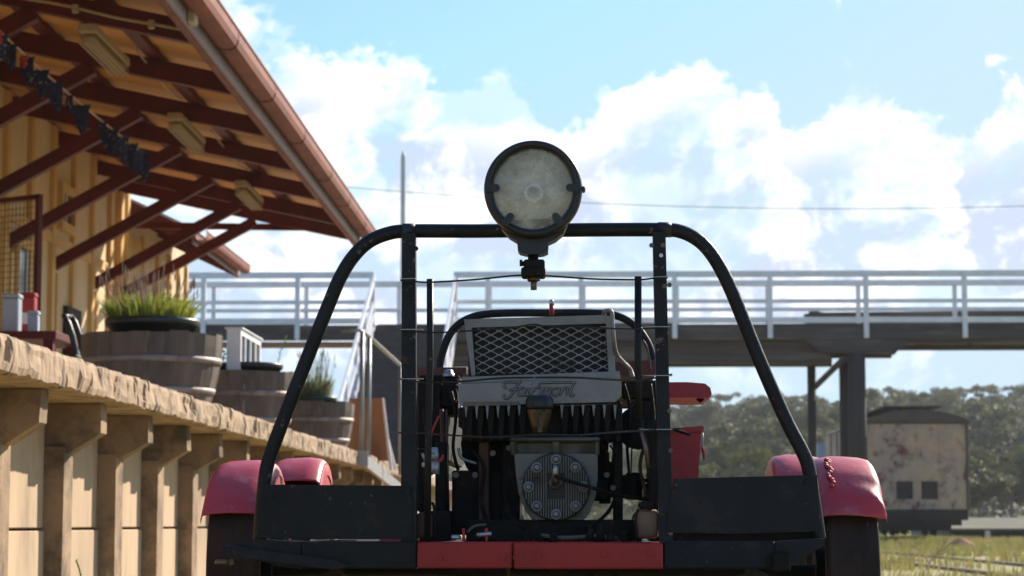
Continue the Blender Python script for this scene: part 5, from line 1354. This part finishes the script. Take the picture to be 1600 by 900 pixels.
mb = MB(); mb.ptube([(1097,698,4.84),(1099,706,4.84),(1100,718,4.84)], .003, n=6, rs=[.003,.004,.002]); part('red_tag', mb, 'redcloth', tb_)

# more pipes, hoses and rods round the engine
for pts, r, m_ in (
 ([(690,640,4.50),(692,700,4.48),(690,760,4.47),(700,812,4.46)], .0045, 'rust'), ([(705,612,4.52),(712,650,4.50),(708,700,4.48),(716,735,4.48)], .0035, 'grease'),
 ([(662,640,4.40),(668,690,4.38),(663,740,4.38),(668,800,4.36)], .004, 'grease'), ([(686,650,4.40),(676,672,4.39),(672,690,4.39)], .0022, 'redcloth'),
 ([(930,692,4.41),(944,700,4.40),(948,720,4.41),(944,736,4.42)], .004, 'grease'), ([(905,826,4.36),(930,818,4.36),(950,800,4.38),(960,782,4.42)], .0035, 'grease'),
 ([(820,824,4.36),(802,812,4.37),(792,790,4.40),(790,760,4.42)], .004, 'grease'), ([(740,705,4.43),(756,730,4.42),(752,780,4.42),(764,826,4.42)], .0038, 'grease'),
 ([(975,600,4.46),(984,640,4.46),(980,700,4.46),(984,742,4.46)], .0030, 'grease'), ([(1006,700,4.46),(1000,730,4.46),(1008,770,4.46),(1002,800,4.44)], .0035, 'rust'),
 ([(1016,600,4.44),(1022,660,4.43),(1018,720,4.42),(1022,790,4.42)], .0035, 'grease'), ([(716,700,4.46),(722,716,4.46),(745,724,4.45)], .003, 'galv'),
 ([(846,836,4.30),(880,840,4.29),(930,838,4.30),(975,842,4.32)], .0035, 'iron'), ([(730,832,4.34),(742,822,4.34),(760,820,4.34)], .0028, 'iron')):
    mb = MB(); mb.tube(smooth_path(pts, 6), r, n=8); part('hose' if r > .0034 else 'cable', mb, m_)
for x, y in ((930,700),(948,742),(958,762),(712,742),(742,742),(770,708),(795,700)):
    mb = MB(); mb._cyl(P(x, y, 4.415), 'y', .006, .012, 6); part('engine_nut', mb, 'iron')

for s, cx in ((1, WXL+.066), (-1, WXR-.070)):
    mb = MB(); a_s = [R(48+i*6) for i in range(13)]
    mb.prism([(cx, 5.38-math.cos(a)*.218, AZ_+.028+math.sin(a)*.218) for a in a_s]+[(cx, 5.38-math.cos(a)*.12, AZ_+.028+math.sin(a)*.12) for a in a_s[::-1]], (.003*s, 0, 0)); part('fender_side', mb, 'red')

# ================================================================== AIR
mb = MB(); mb.box(-350, 350, -80, 430, GZ-1.4, 36)
hz_ = bpy.data.materials.new('haze'); hz_.use_nodes = True; n_ = hz_.node_tree.nodes; n_.remove(n_['Principled BSDF'])
pv_ = n_.new('ShaderNodeVolumePrincipled'); pv_.inputs['Color'].default_value = (.86,.90,.95,1); pv_.inputs['Density'].default_value = .0003; pv_.inputs['Anisotropy'].default_value = .3
hz_.node_tree.links.new(pv_.outputs[0], n_['Material Output'].inputs['Volume'])
tag(obj('haze', mb, hz_), kind='stuff')
